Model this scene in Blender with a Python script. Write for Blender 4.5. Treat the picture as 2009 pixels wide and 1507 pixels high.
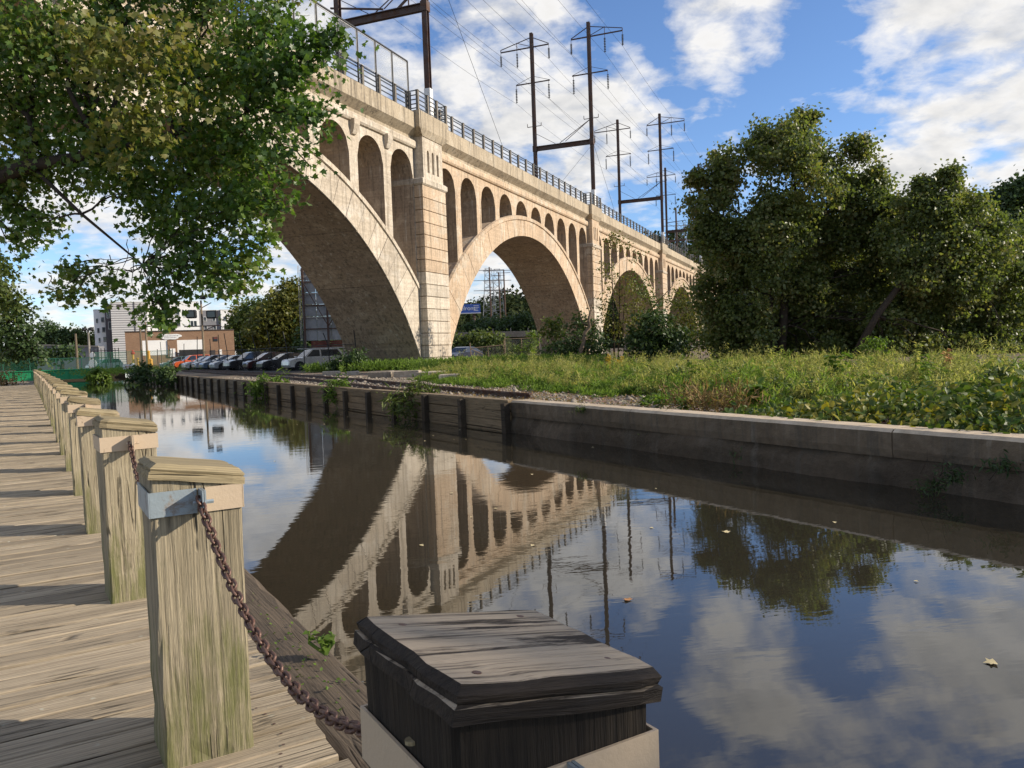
import bpy, math, random
import numpy as np
from mathutils import Vector, Matrix
rng = np.random.default_rng(7)
random.seed(7)
for o in list(bpy.data.objects):
    bpy.data.objects.remove(o)
SC = bpy.context.scene
COL = SC.collection
rad = math.radians

# ------------------------------------------------------------------ camera
FPX, CX, CY, CZ = 1567.0, 1004.5, 753.5, 1.28
PITCH = math.atan((753.5 - 681) / FPX)
ROLL = 0.036
_r = Vector((1, 0, 0)); _f = Vector((0, math.cos(PITCH), -math.sin(PITCH))); _u = Vector((0, math.sin(PITCH), math.cos(PITCH)))
CR = _r * math.cos(ROLL) - _u * math.sin(ROLL)
CU = _u * math.cos(ROLL) + _r * math.sin(ROLL)
cam = bpy.data.cameras.new('camera')
cam.lens = FPX / 2009 * 36
cam.sensor_width = 36
cam.clip_start = 0.05
cam.clip_end = 3000
camo = bpy.data.objects.new('camera', cam)
COL.objects.link(camo)
camo.matrix_world = Matrix(((CR.x, CU.x, -_f.x, 0), (CR.y, CU.y, -_f.y, 0), (CR.z, CU.z, -_f.z, CZ), (0, 0, 0, 1)))
SC.camera = camo

# ------------------------------------------------------------------ sky, sun, exposure
SUN_EL = rad(24)
SUN_AZ = rad(94)            # clockwise from +Y
SUN_DIR = Vector((math.sin(SUN_AZ) * math.cos(SUN_EL), math.cos(SUN_AZ) * math.cos(SUN_EL), math.sin(SUN_EL)))
SC.view_settings.view_transform = 'Standard'
SC.view_settings.look = 'None'
SC.view_settings.exposure = 0.3
SC.view_settings.gamma = 1.0
SC.view_settings.use_curve_mapping = False
sun = bpy.data.lights.new('sun', 'SUN')
sun.energy = 5.0
sun.angle = rad(0.5)
sun.color = (1.0, 0.89, 0.74)
suno = bpy.data.objects.new('sun', sun)
COL.objects.link(suno)
suno.location = (30, -10, 40)
suno.rotation_euler = (-SUN_DIR).to_track_quat('-Z', 'Y').to_euler()


class NT:
    """small helper to write node trees"""
    def __init__(self, tree):
        self.t = tree
        self.n = tree.nodes
        self.l = tree.links

    def new(self, typ, **kw):
        nd = self.n.new(typ)
        for k, v in kw.items():
            if k.startswith('i_'):
                key = k[2:]
                key = int(key) if key.isdigit() else key
                self.set(nd.inputs[key], v)
            else:
                setattr(nd, k, v)
        return nd

    def set(self, sock, v):
        if isinstance(v, bpy.types.NodeSocket):
            self.l.new(v, sock)
        elif isinstance(v, bpy.types.Node):
            self.l.new(v.outputs[0], sock)
        else:
            if isinstance(v, (tuple, list)) and sock.type == 'RGBA' and len(v) == 3:
                v = (*v, 1)
            sock.default_value = v

    def math(self, op, a, b=None, c=None, clamp=False):
        nd = self.n.new('ShaderNodeMath')
        nd.operation = op
        nd.use_clamp = clamp
        for i, v in enumerate((a, b, c)):
            if v is not None:
                self.set(nd.inputs[i], v)
        return nd.outputs[0]

    def vmath(self, op, a, b=None):
        nd = self.n.new('ShaderNodeVectorMath')
        nd.operation = op
        self.set(nd.inputs[0], a)
        if b is not None:
            self.set(nd.inputs[1], b)
        return nd.outputs[1] if op in ('DOT_PRODUCT', 'LENGTH') else nd.outputs[0]

    def noise(self, vec, scale, detail=4, rough=0.55, dist=0.0, out=0):
        nd = self.n.new('ShaderNodeTexNoise')
        self.set(nd.inputs['Vector'], vec)
        nd.inputs['Scale'].default_value = scale
        nd.inputs['Detail'].default_value = detail
        nd.inputs['Roughness'].default_value = rough
        nd.inputs['Distortion'].default_value = dist
        return nd.outputs[out]

    def ramp(self, fac, stops, interp='LINEAR'):
        nd = self.n.new('ShaderNodeValToRGB')
        nd.color_ramp.interpolation = interp
        el = nd.color_ramp.elements
        while len(el) < len(stops):
            el.new(0.5)
        for e, (p, c) in zip(el, stops):
            e.position = p
            e.color = (c, c, c, 1) if isinstance(c, (int, float)) else (*c, 1)
        self.set(nd.inputs[0], fac)
        return nd.outputs[0]

    def mix(self, fac, a, b, blend='MIX'):
        nd = self.n.new('ShaderNodeMix')
        nd.data_type = 'RGBA'
        nd.blend_type = blend
        self.set(nd.inputs[0], fac)
        self.set(nd.inputs[6], a)
        self.set(nd.inputs[7], b)
        return nd.outputs[2]

    def scale(self, vec, s):
        nd = self.n.new('ShaderNodeMapping')
        self.set(nd.inputs['Vector'], vec)
        nd.inputs['Scale'].default_value = s
        return nd.outputs[0]


world = bpy.data.worlds.new('World')
SC.world = world
world.use_nodes = True
wt = NT(world.node_tree)
wt.n.clear()
sky = wt.new('ShaderNodeTexSky', sky_type='NISHITA', sun_disc=False, sun_elevation=SUN_EL, sun_rotation=SUN_AZ,
             air_density=0.9, dust_density=0.05, ozone_density=3.0, altitude=50)
tc = wt.new('ShaderNodeTexCoord')
vdir = tc.outputs['Generated']
sep = wt.new('ShaderNodeSeparateXYZ', i_0=vdir)
zz = wt.math('ADD', wt.math('MAXIMUM', sep.outputs[2], 0.0), 0.26)
flat = wt.new('ShaderNodeCombineXYZ', i_0=wt.math('DIVIDE', sep.outputs[0], zz), i_1=wt.math('DIVIDE', sep.outputs[1], zz), i_2=0.0)


def cloud_density(offset):
    v = wt.vmath('ADD', flat.outputs[0], offset)
    big = wt.noise(v, 1.5, 2, 0.5)
    mid = wt.noise(wt.vmath('ADD', v, (3.1, 7.7, 2.0)), 4.0, 3, 0.55, 0.3)
    fin = wt.noise(wt.vmath('ADD', v, (9.4, 1.2, 5.0)), 11.0, 6, 0.60, 0.2)
    d = wt.math('ADD', wt.math('MULTIPLY', big, 0.26), wt.math('MULTIPLY', mid, 0.46))
    return wt.math('ADD', d, wt.math('MULTIPLY', fin, 0.32))


def sky_dir(x, y):
    d = _f + CR * ((x - CX) / FPX) - CU * ((y - CY) / FPX)
    d.normalize()
    return tuple(d)


# where the big cloud banks and the clear gaps stand in the sky
BANKS = [(980, 250, 0.965, 0.075), (1820, 100, 0.982, 0.095), (1950, 370, 0.990, 0.11), (1780, 310, 0.998, 0.08), (1500, 140, 0.988, -0.09), (1620, 290, 0.993, -0.10),
         (1310, 380, 0.994, -0.09), (1440, 10, 0.995, 0.15), (300, 560, 0.975, 0.05), (1240, 70, 0.995, -0.05), (1860, 250, 0.9965, -0.13), (1650, 60, 0.997, -0.06), (1890, 235, 0.9988, 0.05)]
OFF = (4.3, 2.4, 0.0)
dens = cloud_density(OFF)
dens_s = cloud_density((OFF[0] + 0.06, OFF[1] - 0.02, 0.0))
bank_sum = None
for (bx, by, wdt, amt) in BANKS:
    dd = wt.vmath('DOT_PRODUCT', vdir, sky_dir(bx, by))
    mr = wt.new('ShaderNodeMapRange', interpolation_type='SMOOTHSTEP', i_0=dd, i_1=wdt, i_2=1.0, i_3=0.0, i_4=amt)
    bank_sum = mr.outputs[0] if bank_sum is None else wt.math('ADD', bank_sum, mr.outputs[0])
dens = wt.math('ADD', dens, bank_sum)
dens_s = wt.math('ADD', dens_s, bank_sum)
mask = wt.ramp(dens, [(0.475, 0.0), (0.535, 0.5), (0.60, 0.92), (0.66, 1.0)])
thick = wt.math('SUBTRACT', dens_s, dens)
lit = wt.math('MULTIPLY_ADD', thick, -4.0, 0.82, clamp=True)
core = wt.ramp(dens, [(0.60, 1.0), (0.76, 0.50)])
lit = wt.math('MULTIPLY', lit, core)
ccol = wt.mix(lit, (0.40, 0.43, 0.48), (1.0, 0.975, 0.94))
skyb = wt.mix(1.0, sky.outputs[0], (0.120, 0.130, 0.150), 'MULTIPLY')
ccol_m = wt.mix(1.0, ccol, (0.82, 0.82, 0.82), 'MULTIPLY')
bg = wt.new('ShaderNodeBackground', i_0=wt.mix(mask, skyb, ccol_m), i_1=1.0)
wo = wt.new('ShaderNodeOutputWorld', i_0=bg.outputs[0])


def px_ray(x, y):
    return _f + CR * ((x - CX) / FPX) - CU * ((y - CY) / FPX)


def on_ground(x, y, z=0.0):
    d = px_ray(x, y)
    t = (z - CZ) / d.z
    return Vector((d.x * t, d.y * t, z))


def at(x, y, Y):
    d = px_ray(x, y)
    t = Y / d.y
    return Vector((d.x * t, Y, CZ + d.z * t))


# ------------------------------------------------------------------ materials
MATS = {}


def base_mat(name, color=(0.5, 0.5, 0.5), rough=0.8, metal=0.0, spec=0.4):
    m = bpy.data.materials.new(name)
    m.use_nodes = True
    nt = NT(m.node_tree)
    b = nt.n['Principled BSDF']
    b.inputs['Base Color'].default_value = (*color, 1)
    b.inputs['Roughness'].default_value = rough
    b.inputs['Metallic'].default_value = metal
    b.inputs['Specular IOR Level'].default_value = spec
    MATS[name] = m
    return m, nt, b


def obj_vec(nt):
    t = nt.new('ShaderNodeTexCoord')
    oi = nt.new('ShaderNodeObjectInfo')
    sh = nt.math('MULTIPLY', oi.outputs['Random'], 37.0)
    c = nt.new('ShaderNodeCombineXYZ', i_0=sh, i_1=sh, i_2=sh)
    return nt.vmath('ADD', t.outputs['Object'], c.outputs[0]), oi.outputs['Random'], t.outputs['Object']


def bump(nt, b, h, strength=0.3, dist=0.02):
    nd = nt.new('ShaderNodeBump', i_Strength=strength, i_Distance=dist, i_Height=h)
    nt.l.new(nd.outputs[0], b.inputs['Normal'])


def concrete(name, c1, c2, c3, white=0.35, board=1.0, dark=0.4, per_obj=0.08):
    m, nt, b = base_mat(name, c1, 0.88, 0, 0.25)
    v, rnd, raw = obj_vec(nt)
    geo = nt.new('ShaderNodeNewGeometry')
    pos = geo.outputs['Position']
    big = nt.noise(pos, 0.16, 4, 0.6, 0.6)
    col = nt.mix(nt.ramp(big, [(0.44, 0.0), (0.58, 1.0)]), c1, c2)
    patch = nt.noise(pos, 0.55, 5, 0.65, 0.8)
    col = nt.mix(nt.ramp(patch, [(0.53, 0.0), (0.60, 0.75)]), col, c3)
    streak = nt.noise(nt.scale(pos, (2.2, 2.2, 0.16)), 1.6, 5, 0.7)
    col = nt.mix(nt.math('MULTIPLY', nt.ramp(streak, [(0.58, 0.0), (0.72, 1.0)]), white), col, (0.62, 0.58, 0.50))
    streak2 = nt.noise(nt.scale(nt.vmath('ADD', pos, (17.0, 5.0, 3.0)), (3.2, 3.2, 0.14)), 1.3, 6, 0.75)
    col = nt.mix(nt.math('MULTIPLY', nt.ramp(streak2, [(0.50, 0.0), (0.66, 1.0)]), dark), col, (0.10, 0.085, 0.065))
    fine = nt.noise(pos, 7.0, 6, 0.7)
    brd0 = nt.noise(nt.scale(pos, (0.12, 0.12, 6.5)), 1.0, 2, 0.6)
    col = nt.mix(0.30 * min(board, 1.0), col, nt.mix(nt.ramp(brd0, [(0.35, 0.0), (0.65, 1.0)]), (0.36, 0.36, 0.36), (0.64, 0.64, 0.64)), 'OVERLAY')
    col = nt.mix(0.45, col, nt.mix(nt.ramp(fine, [(0.3, 0.0), (0.7, 1.0)]), (0.30, 0.28, 0.26), (0.78, 0.77, 0.75)), 'OVERLAY')
    grime = nt.noise(nt.vmath('ADD', pos, (4.0, 9.0, 1.0)), 0.9, 7, 0.72, 1.2)
    col = nt.mix(nt.math('MULTIPLY', nt.ramp(grime, [(0.56, 0.0), (0.68, 1.0)]), 0.45), col, (0.17, 0.14, 0.11))
    tint = nt.math('MULTIPLY_ADD', rnd, per_obj * 2, 1 - per_obj)
    col = nt.mix(1.0, col, nt.new('ShaderNodeCombineColor', i_0=tint, i_1=tint, i_2=tint).outputs[0], 'MULTIPLY')
    nt.l.new(col, b.inputs['Base Color'])
    brd = nt.noise(nt.scale(pos, (0.35, 0.35, 5.5)), 1.0, 3, 0.6)
    h = nt.math('ADD', nt.math('MULTIPLY', fine, 0.5), nt.math('MULTIPLY', brd, 1.2 * board))
    bump(nt, b, h, 0.6, 0.03)
    return m


concrete('concrete_grey', (0.47, 0.415, 0.335), (0.43, 0.37, 0.29), (0.52, 0.47, 0.395), 0.5, 1.3, 0.6)
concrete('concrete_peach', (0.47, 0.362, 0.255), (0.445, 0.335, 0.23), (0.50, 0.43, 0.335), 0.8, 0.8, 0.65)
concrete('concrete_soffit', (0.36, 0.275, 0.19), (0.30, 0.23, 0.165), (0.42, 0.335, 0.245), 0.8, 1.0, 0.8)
concrete('concrete_parapet', (0.42, 0.355, 0.26), (0.37, 0.31, 0.225), (0.46, 0.40, 0.305), 0.3, 0.2, 0.9)
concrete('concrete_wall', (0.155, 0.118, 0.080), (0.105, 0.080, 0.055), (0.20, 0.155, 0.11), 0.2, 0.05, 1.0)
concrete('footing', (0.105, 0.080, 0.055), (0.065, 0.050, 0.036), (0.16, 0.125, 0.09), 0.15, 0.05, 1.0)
concrete('coping', (0.50, 0.41, 0.30), (0.44, 0.36, 0.26), (0.55, 0.46, 0.35), 0.1, 0.1, 0.15)  # pale tone carries the sunlight of the coping top
concrete('stone', (0.36, 0.31, 0.25), (0.30, 0.26, 0.21), (0.42, 0.37, 0.30), 0.2, 0.2, 0.4, 0.2)


def wood(name, c1, c2, axis=0, moss=0.0, dark=0.5, paint=None, paint_amt=0.0, rough=0.82, paint_scale=3.0, bump_s=0.6, plain_var=0.22, lichen=False):
    """grain runs along the local axis; per-object shift and tint"""
    m, nt, b = base_mat(name, c1, rough, 0, 0.3)
    v, rnd, raw = obj_vec(nt)
    s = [9.0, 9.0, 9.0]
    s[axis] = 0.55
    g1 = nt.noise(nt.scale(v, tuple(s)), 2.2, 6, 0.65, 0.6)
    s2 = [38.0, 38.0, 38.0]
    s2[axis] = 0.9
    g2 = nt.noise(nt.scale(v, tuple(s2)), 1.6, 5, 0.75, 0.4)
    col = nt.mix(nt.ramp(g1, [(0.30, 0.0), (0.70, 1.0)]), c2, c1)
    dk = tuple(c * 0.28 for c in c2)
    col = nt.mix(nt.math('MULTIPLY', nt.ramp(g2, [(0.50, 0.0), (0.66, 1.0)]), dark), col, dk)
    sw_ = [1.0, 1.0, 1.0]
    sw_[axis] = 0.045
    wv_ = nt.new('ShaderNodeTexWave', wave_type='RINGS', rings_direction='XYZ'[axis], i_Vector=nt.vmath('ADD', nt.scale(v, tuple(sw_)), (0.31, 0.17, 0.23)), i_Scale=26.0, i_Distortion=7.0, i_Detail=3.0)
    wv_.inputs['Detail Scale'].default_value = 0.9
    col = nt.mix(nt.math('MULTIPLY', nt.ramp(wv_.outputs[1], [(0.55, 0.0), (0.95, 1.0)]), 0.38), col, tuple(c * 0.45 for c in c2))
    ss_ = [16.0, 16.0, 16.0]
    ss_[axis] = 0.8
    vs_ = nt.new('ShaderNodeTexVoronoi', feature='DISTANCE_TO_EDGE', i_Vector=nt.scale(v, tuple(ss_)), i_Scale=1.0)
    split = nt.ramp(vs_.outputs[0], [(0.0, 1.0), (0.035, 0.0)])
    split = nt.math('MULTIPLY', split, nt.ramp(nt.noise(v, 3.3, 3, 0.5), [(0.52, 0.0), (0.60, 1.0)]))
    col = nt.mix(nt.math('MULTIPLY', split, 0.85), col, tuple(c * 0.12 for c in c2))
    blot = nt.noise(v, 2.6, 4, 0.6)
    col = nt.mix(nt.math('MULTIPLY', nt.ramp(blot, [(0.5, 0.0), (0.75, 1.0)]), 0.5), col, tuple(c * 0.5 for c in c1))
    if moss:
        sepn = nt.new('ShaderNodeSeparateXYZ', i_0=raw)
        mz = nt.noise(nt.scale(v, (9, 9, 1.4)), 2.0, 8, 0.75)
        low = nt.new('ShaderNodeMapRange', i_0=sepn.outputs[2], i_1=0.75, i_2=0.0, i_3=-0.10, i_4=0.16)
        mk = nt.ramp(nt.math('ADD', mz, low.outputs[0]), [(0.52, 0.0), (0.72, 1.0)])
        col = nt.mix(nt.math('MULTIPLY', mk, moss), col, (0.12, 0.13, 0.035))
    if paint is not None:
        sp = [8.0, 8.0, 8.0]
        sp[axis] = 1.0
        pm = nt.noise(nt.scale(v, tuple(sp)), paint_scale, 8, 0.72, 0.3)
        mk = nt.ramp(pm, [(0.5 - paint_amt * 0.2, 1.0), (0.53 - paint_amt * 0.2 + 0.02, 0.0)])
        gn = nt.new('ShaderNodeNewGeometry')
        gz = nt.new('ShaderNodeSeparateXYZ', i_0=gn.outputs['True Normal'])
        mk2 = nt.math('MULTIPLY', nt.math('MULTIPLY', mk, nt.math('GREATER_THAN', gz.outputs[2], 0.9)), nt.ramp(g2, [(0.52, 1.0), (0.62, 0.15)]))  # peeling paint on upward faces only; sides left dark to stand in for shade
        col = nt.mix(mk2, col, paint)
    if lichen:
        lv = nt.new('ShaderNodeTexVoronoi', i_Vector=nt.vmath('ADD', v, nt.vmath('MULTIPLY', nt.noise(v, 30.0, 3, 0.6, out=1), (0.03, 0.03, 0.03))), i_Scale=16.0)
        lm_ = nt.math('MULTIPLY', nt.ramp(lv.outputs[0], [(0.10, 1.0), (0.22, 0.0)]), nt.ramp(nt.noise(v, 1.1, 2, 0.5), [(0.56, 0.0), (0.62, 1.0)]))
        col = nt.mix(nt.math('MULTIPLY', lm_, 0.75), col, (0.48, 0.47, 0.38))
    tint = nt.math('MULTIPLY_ADD', rnd, plain_var * 2, 1 - plain_var)
    col = nt.mix(1.0, col, nt.new('ShaderNodeCombineColor', i_0=tint, i_1=tint, i_2=nt.math('MULTIPLY', tint, 0.98)).outputs[0], 'MULTIPLY')
    nt.l.new(col, b.inputs['Base Color'])
    bump(nt, b, nt.math('SUBTRACT', nt.math('ADD', nt.math('MULTIPLY', g2, -0.8), nt.math('MULTIPLY', g1, 0.5)), split), bump_s, 0.012)
    return m


wood('wood_plank', (0.46, 0.375, 0.265), (0.34, 0.27, 0.185), 0, 0, 0.8, bump_s=0.9, lichen=True)
wood('wood_post', (0.42, 0.355, 0.245), (0.30, 0.25, 0.165), 2, 0.80, 0.85, bump_s=1.0)
wood('wood_post_dark', (0.030, 0.022, 0.014), (0.014, 0.010, 0.007), 2, 0.1, 0.9, bump_s=1.0)  # old dark wood, darkened further: shade on its sides put into the colour
wood('wood_cap', (0.36, 0.29, 0.18), (0.25, 0.20, 0.11), 0, 0, 0.7)
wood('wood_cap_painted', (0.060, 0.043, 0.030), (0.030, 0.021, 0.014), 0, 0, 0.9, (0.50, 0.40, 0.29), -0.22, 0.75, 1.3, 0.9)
wood('wood_dark', (0.085, 0.064, 0.043), (0.055, 0.042, 0.028), 0, 0, 0.8)
wood('wood_kerb', (0.12, 0.09, 0.062), (0.075, 0.058, 0.042), 0, 0, 0.85)
wood('wood_lagging', (0.29, 0.215, 0.13), (0.19, 0.14, 0.085), 0, 0, 0.9)
wood('wood_pole', (0.26, 0.20, 0.14), (0.19, 0.15, 0.10), 2, 0, 0.5)


def simple(name, color, rough=0.6, metal=0.0, var=0.15, scale=6.0, spec=0.4, b_s=0.0):
    m, nt, b = base_mat(name, color, rough, metal, spec)
    v, rnd, raw = obj_vec(nt)
    n = nt.noise(v, scale, 5, 0.65)
    lo = tuple(c * (1 - var) for c in color)
    hi = tuple(min(1, c * (1 + var)) for c in color)
    nt.l.new(nt.mix(nt.ramp(n, [(0.3, 0.0), (0.7, 1.0)]), lo, hi), b.inputs['Base Color'])
    nt.l.new(nt.math('MULTIPLY_ADD', n, 0.3, rough - 0.15, clamp=True), b.inputs['Roughness'])
    if b_s:
        bump(nt, b, n, b_s, 0.01)
    return m


def rusty(name, paint, rust=(0.13, 0.055, 0.028), amt=0.4, scale=9.0, rough=0.55, metal=0.3):
    m, nt, b = base_mat(name, paint, rough, metal)
    v, rnd, raw = obj_vec(nt)
    n = nt.noise(v, scale, 7, 0.7, 0.3)
    mk = nt.ramp(n, [(0.62 - amt * 0.3, 0.0), (0.68 - amt * 0.2, 1.0)])
    n2 = nt.noise(v, scale * 4, 5, 0.7)
    rc = nt.mix(n2, tuple(c * 0.5 for c in rust), tuple(c * 1.6 for c in rust))
    nt.l.new(nt.mix(mk, paint, rc), b.inputs['Base Color'])
    nt.l.new(nt.math('MULTIPLY', nt.math('SUBTRACT', 1.0, mk), metal), b.inputs['Metallic'])
    nt.l.new(nt.math('MULTIPLY_ADD', mk, 0.35, rough), b.inputs['Roughness'])
    bump(nt, b, n2, 0.4, 0.004)
    return m


rusty('chain_rust', (0.15, 0.09, 0.07), (0.105, 0.050, 0.034), 0.35, 45.0, 0.45, 0.6)
rusty('strap_cream', (0.50, 0.39, 0.27), (0.14, 0.09, 0.055), 0.02, 14.0, 0.45, 0.0)
rusty('strap_zinc', (0.30, 0.35, 0.37), (0.20, 0.17, 0.14), 0.25, 10.0, 0.5, 0.35)
rusty('steel_brown', (0.075, 0.048, 0.038), (0.085, 0.045, 0.03), 0.5, 1.2, 0.6, 0.1)
simple('steel_white', (0.72, 0.70, 0.66), 0.6, 0, 0.1)
simple('rail_blue', (0.050, 0.060, 0.068), 0.5, 0.2)
simple('rail_post', (0.16, 0.14, 0.115), 0.75, 0, 0.3)
simple('fence_dark', (0.035, 0.035, 0.035), 0.6, 0.2)
simple('insulator', (0.022, 0.018, 0.016), 0.3)
simple('wire', (0.05, 0.05, 0.055), 0.5, 0.4)
rusty('rail_steel', (0.09, 0.065, 0.05), (0.09, 0.042, 0.025), 0.6, 5.0, 0.6, 0.2)
simple('galvanised', (0.36, 0.35, 0.33), 0.55, 0.35, 0.25)
simple('rusty_tube', (0.21, 0.16, 0.11), 0.75, 0.1, 0.4)
simple('black_steel', (0.018, 0.018, 0.018), 0.6)
simple('green_steel', (0.02, 0.26, 0.10), 0.5, 0, 0.25)
simple('green_fence', (0.02, 0.10, 0.06), 0.6)
simple('yellow_paint', (0.50, 0.27, 0.03), 0.55)
simple('red_paint', (0.35, 0.03, 0.02), 0.5)
simple('white_sign', (0.72, 0.72, 0.70), 0.5, 0, 0.05)
simple('blue_sign', (0.045, 0.10, 0.36), 0.45, 0, 0.06)
simple('white_stucco', (0.72, 0.71, 0.69), 0.85, 0, 0.05, 1.0)
simple('grey_panel', (0.17, 0.17, 0.18), 0.8, 0, 0.08, 1.0)
simple('dark_panel', (0.085, 0.075, 0.08), 0.8, 0, 0.1, 1.0)
simple('window_frame', (0.60, 0.60, 0.58), 0.6, 0, 0.05)
simple('door_dark', (0.05, 0.04, 0.035), 0.6)
simple('white_panel', (0.75, 0.74, 0.71), 0.7, 0, 0.06)
simple('billboard_back', (0.27, 0.28, 0.29), 0.7, 0.1, 0.2, 1.5)
simple('red_board', (0.13, 0.035, 0.028), 0.8, 0, 0.35, 3.0)
simple('rubber', (0.015, 0.015, 0.015), 0.85)
simple('rim', (0.42, 0.42, 0.42), 0.35, 0.7)
simple('headlight', (0.65, 0.66, 0.66), 0.15, 0.2)
simple('tail_light', (0.25, 0.015, 0.01), 0.25)
simple('bark', (0.045, 0.034, 0.025), 0.9, 0, 0.45, 8.0, 0.2, 0.5)
simple('bark_pale', (0.16, 0.12, 0.085), 0.9, 0, 0.4, 8.0, 0.2, 0.5)
simple('dry_twig', (0.20, 0.14, 0.09), 0.9, 0, 0.3)
simple('asphalt', (0.055, 0.053, 0.05), 0.9, 0, 0.3, 3.0, 0.2)
simple('teal_cloth', (0.05, 0.32, 0.27), 0.8)
simple('dead_leaf', (0.45, 0.22, 0.08), 0.8, 0, 0.4)
simple('pale_leaf', (0.48, 0.40, 0.22), 0.8, 0, 0.4)
simple('barrier', (0.22, 0.20, 0.17), 0.9, 0, 0.3, 0.8)
simple('railroad_tie', (0.05, 0.038, 0.028), 0.95, 0, 0.4)


def glass(name, color=(0.02, 0.025, 0.03)):
    m, nt, b = base_mat(name, color, 0.06, 0, 0.9)
    return m


glass('glass_dark', (0.015, 0.017, 0.02))
glass('glass_window', (0.03, 0.04, 0.05))


def car_paint(name, color):
    m, nt, b = base_mat(name, color, 0.28, 0.15, 0.6)
    b.inputs['Coat Weight'].default_value = 0.6
    b.inputs['Coat Roughness'].default_value = 0.08
    v, rnd, raw = obj_vec(nt)
    n = nt.noise(v, 3.0, 4, 0.6)
    nt.l.new(nt.math('MULTIPLY_ADD', n, 0.3, 0.15), b.inputs['Roughness'])
    return m


for nm, c in dict(white=(0.62, 0.61, 0.58), black=(0.012, 0.012, 0.014), charcoal=(0.028, 0.03, 0.034), silver=(0.34, 0.36, 0.38), navy=(0.016, 0.022, 0.04),
                  orange=(0.60, 0.10, 0.02), teal=(0.07, 0.13, 0.13), maroon=(0.06, 0.012, 0.014), bluegrey=(0.10, 0.14, 0.19)).items():
    car_paint('paint_' + nm, c)


def brick_mat(name, c1, c2, mortar, scale=1.0):
    m, nt, b = base_mat(name, c1, 0.9, 0, 0.2)
    geo = nt.new('ShaderNodeTexCoord')
    s = nt.new('ShaderNodeSeparateXYZ', i_0=geo.outputs['Object'])
    v = nt.new('ShaderNodeCombineXYZ', i_0=nt.math('ADD', s.outputs[0], s.outputs[1]), i_1=s.outputs[2], i_2=0.0)
    br = nt.new('ShaderNodeTexBrick', i_Vector=v.outputs[0], i_Color1=c1, i_Color2=c2, i_Mortar=mortar, i_Scale=scale)
    br.inputs['Mortar Size'].default_value = 0.012
    br.inputs['Brick Width'].default_value = 0.3
    br.inputs['Row Height'].default_value = 0.1
    big = nt.noise(geo.outputs['Object'], 0.7, 5, 0.6)
    nt.l.new(nt.mix(nt.math('MULTIPLY', big, 0.4), br.outputs[0], tuple(c * 0.5 for c in c2)), b.inputs['Base Color'])
    return m


brick_mat('brick', (0.30, 0.175, 0.10), (0.24, 0.13, 0.075), (0.30, 0.24, 0.18))
for nm_, st_, ds_ in (('footing', 1.0, 0.10), ('concrete_wall', 0.9, 0.06)):
    for nd_ in MATS[nm_].node_tree.nodes:
        if nd_.type == 'BUMP':
            nd_.inputs['Strength'].default_value = st_
            nd_.inputs['Distance'].default_value = ds_
# striped metal siding and a painted mural on the side of the brick building
m, nt, b = base_mat('siding', (0.5, 0.5, 0.5), 0.6)
tcs = nt.new('ShaderNodeTexCoord')
sp = nt.new('ShaderNodeSeparateXYZ', i_0=tcs.outputs['Object'])
fr = nt.math('FRACT', nt.math('MULTIPLY', sp.outputs[2], 2.0))
nt.l.new(nt.mix(nt.ramp(fr, [(0.30, 0.0), (0.36, 1.0)], 'LINEAR'), (0.16, 0.155, 0.165), (0.50, 0.49, 0.48)), b.inputs['Base Color'])
bump(nt, b, fr, 0.6, 0.05)
m, nt, b = base_mat('mural', (0.3, 0.35, 0.4), 0.85)
v, rnd, raw = obj_vec(nt)
nz = nt.noise(nt.scale(raw, (1, 1, 1.3)), 0.55, 4, 0.6, 1.0)
nt.l.new(nt.ramp(nz, [(0.36, (0.10, 0.13, 0.13)), (0.46, (0.22, 0.30, 0.38)), (0.56, (0.55, 0.60, 0.62)), (0.62, (0.16, 0.20, 0.20))], 'CONSTANT'), b.inputs['Base Color'])


def leaf_mat(name, cols, trans=0.35, rough=0.5, spec=0.35):
    """per-leaf colour from the random of each mesh island"""
    m, nt, b = base_mat(name, cols[0], rough, 0, spec)
    geo = nt.new('ShaderNodeNewGeometry')
    r = geo.outputs['Random Per Island']
    n = len(cols)
    reg = nt.noise(geo.outputs['Position'], 0.5, 3, 0.5)
    f = nt.math('ADD', nt.math('MULTIPLY', r, 0.62), nt.math('MULTIPLY_ADD', reg, 1.3, -0.46), clamp=True)
    col = nt.ramp(f, [((i + 0.5) / n, c) for i, c in enumerate(cols)])
    nt.l.new(col, b.inputs['Base Color'])
    tr = nt.new('ShaderNodeBsdfTranslucent', i_0=nt.mix(1.0, col, (1.5, 1.55, 0.7), 'MULTIPLY'))
    mx = nt.new('ShaderNodeMixShader', i_0=trans, i_1=b.outputs[0], i_2=tr.outputs[0])
    nt.l.new(mx.outputs[0], nt.n['Material Output'].inputs[0])
    return m


leaf_mat('leaf_near', [(0.046, 0.092, 0.018), (0.071, 0.138, 0.025), (0.101, 0.172, 0.032), (0.144, 0.201, 0.040), (0.218, 0.218, 0.057)], 0.45, 0.40, 0.5)
leaf_mat('leaf_golden', [(0.085, 0.125, 0.026), (0.13, 0.155, 0.032), (0.18, 0.18, 0.045), (0.24, 0.205, 0.07)], 0.4, 0.5, 0.4)
leaf_mat('leaf_right', [(0.080, 0.110, 0.036), (0.112, 0.148, 0.044), (0.145, 0.172, 0.054), (0.205, 0.185, 0.072)], 0.44, 0.42, 0.45)
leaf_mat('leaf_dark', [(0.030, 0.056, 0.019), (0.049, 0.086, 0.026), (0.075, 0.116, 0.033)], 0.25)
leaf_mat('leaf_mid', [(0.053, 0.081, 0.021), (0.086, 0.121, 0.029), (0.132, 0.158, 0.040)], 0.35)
leaf_mat('leaf_yellow', [(0.10, 0.11, 0.022), (0.16, 0.15, 0.03), (0.075, 0.10, 0.022)], 0.35)
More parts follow.
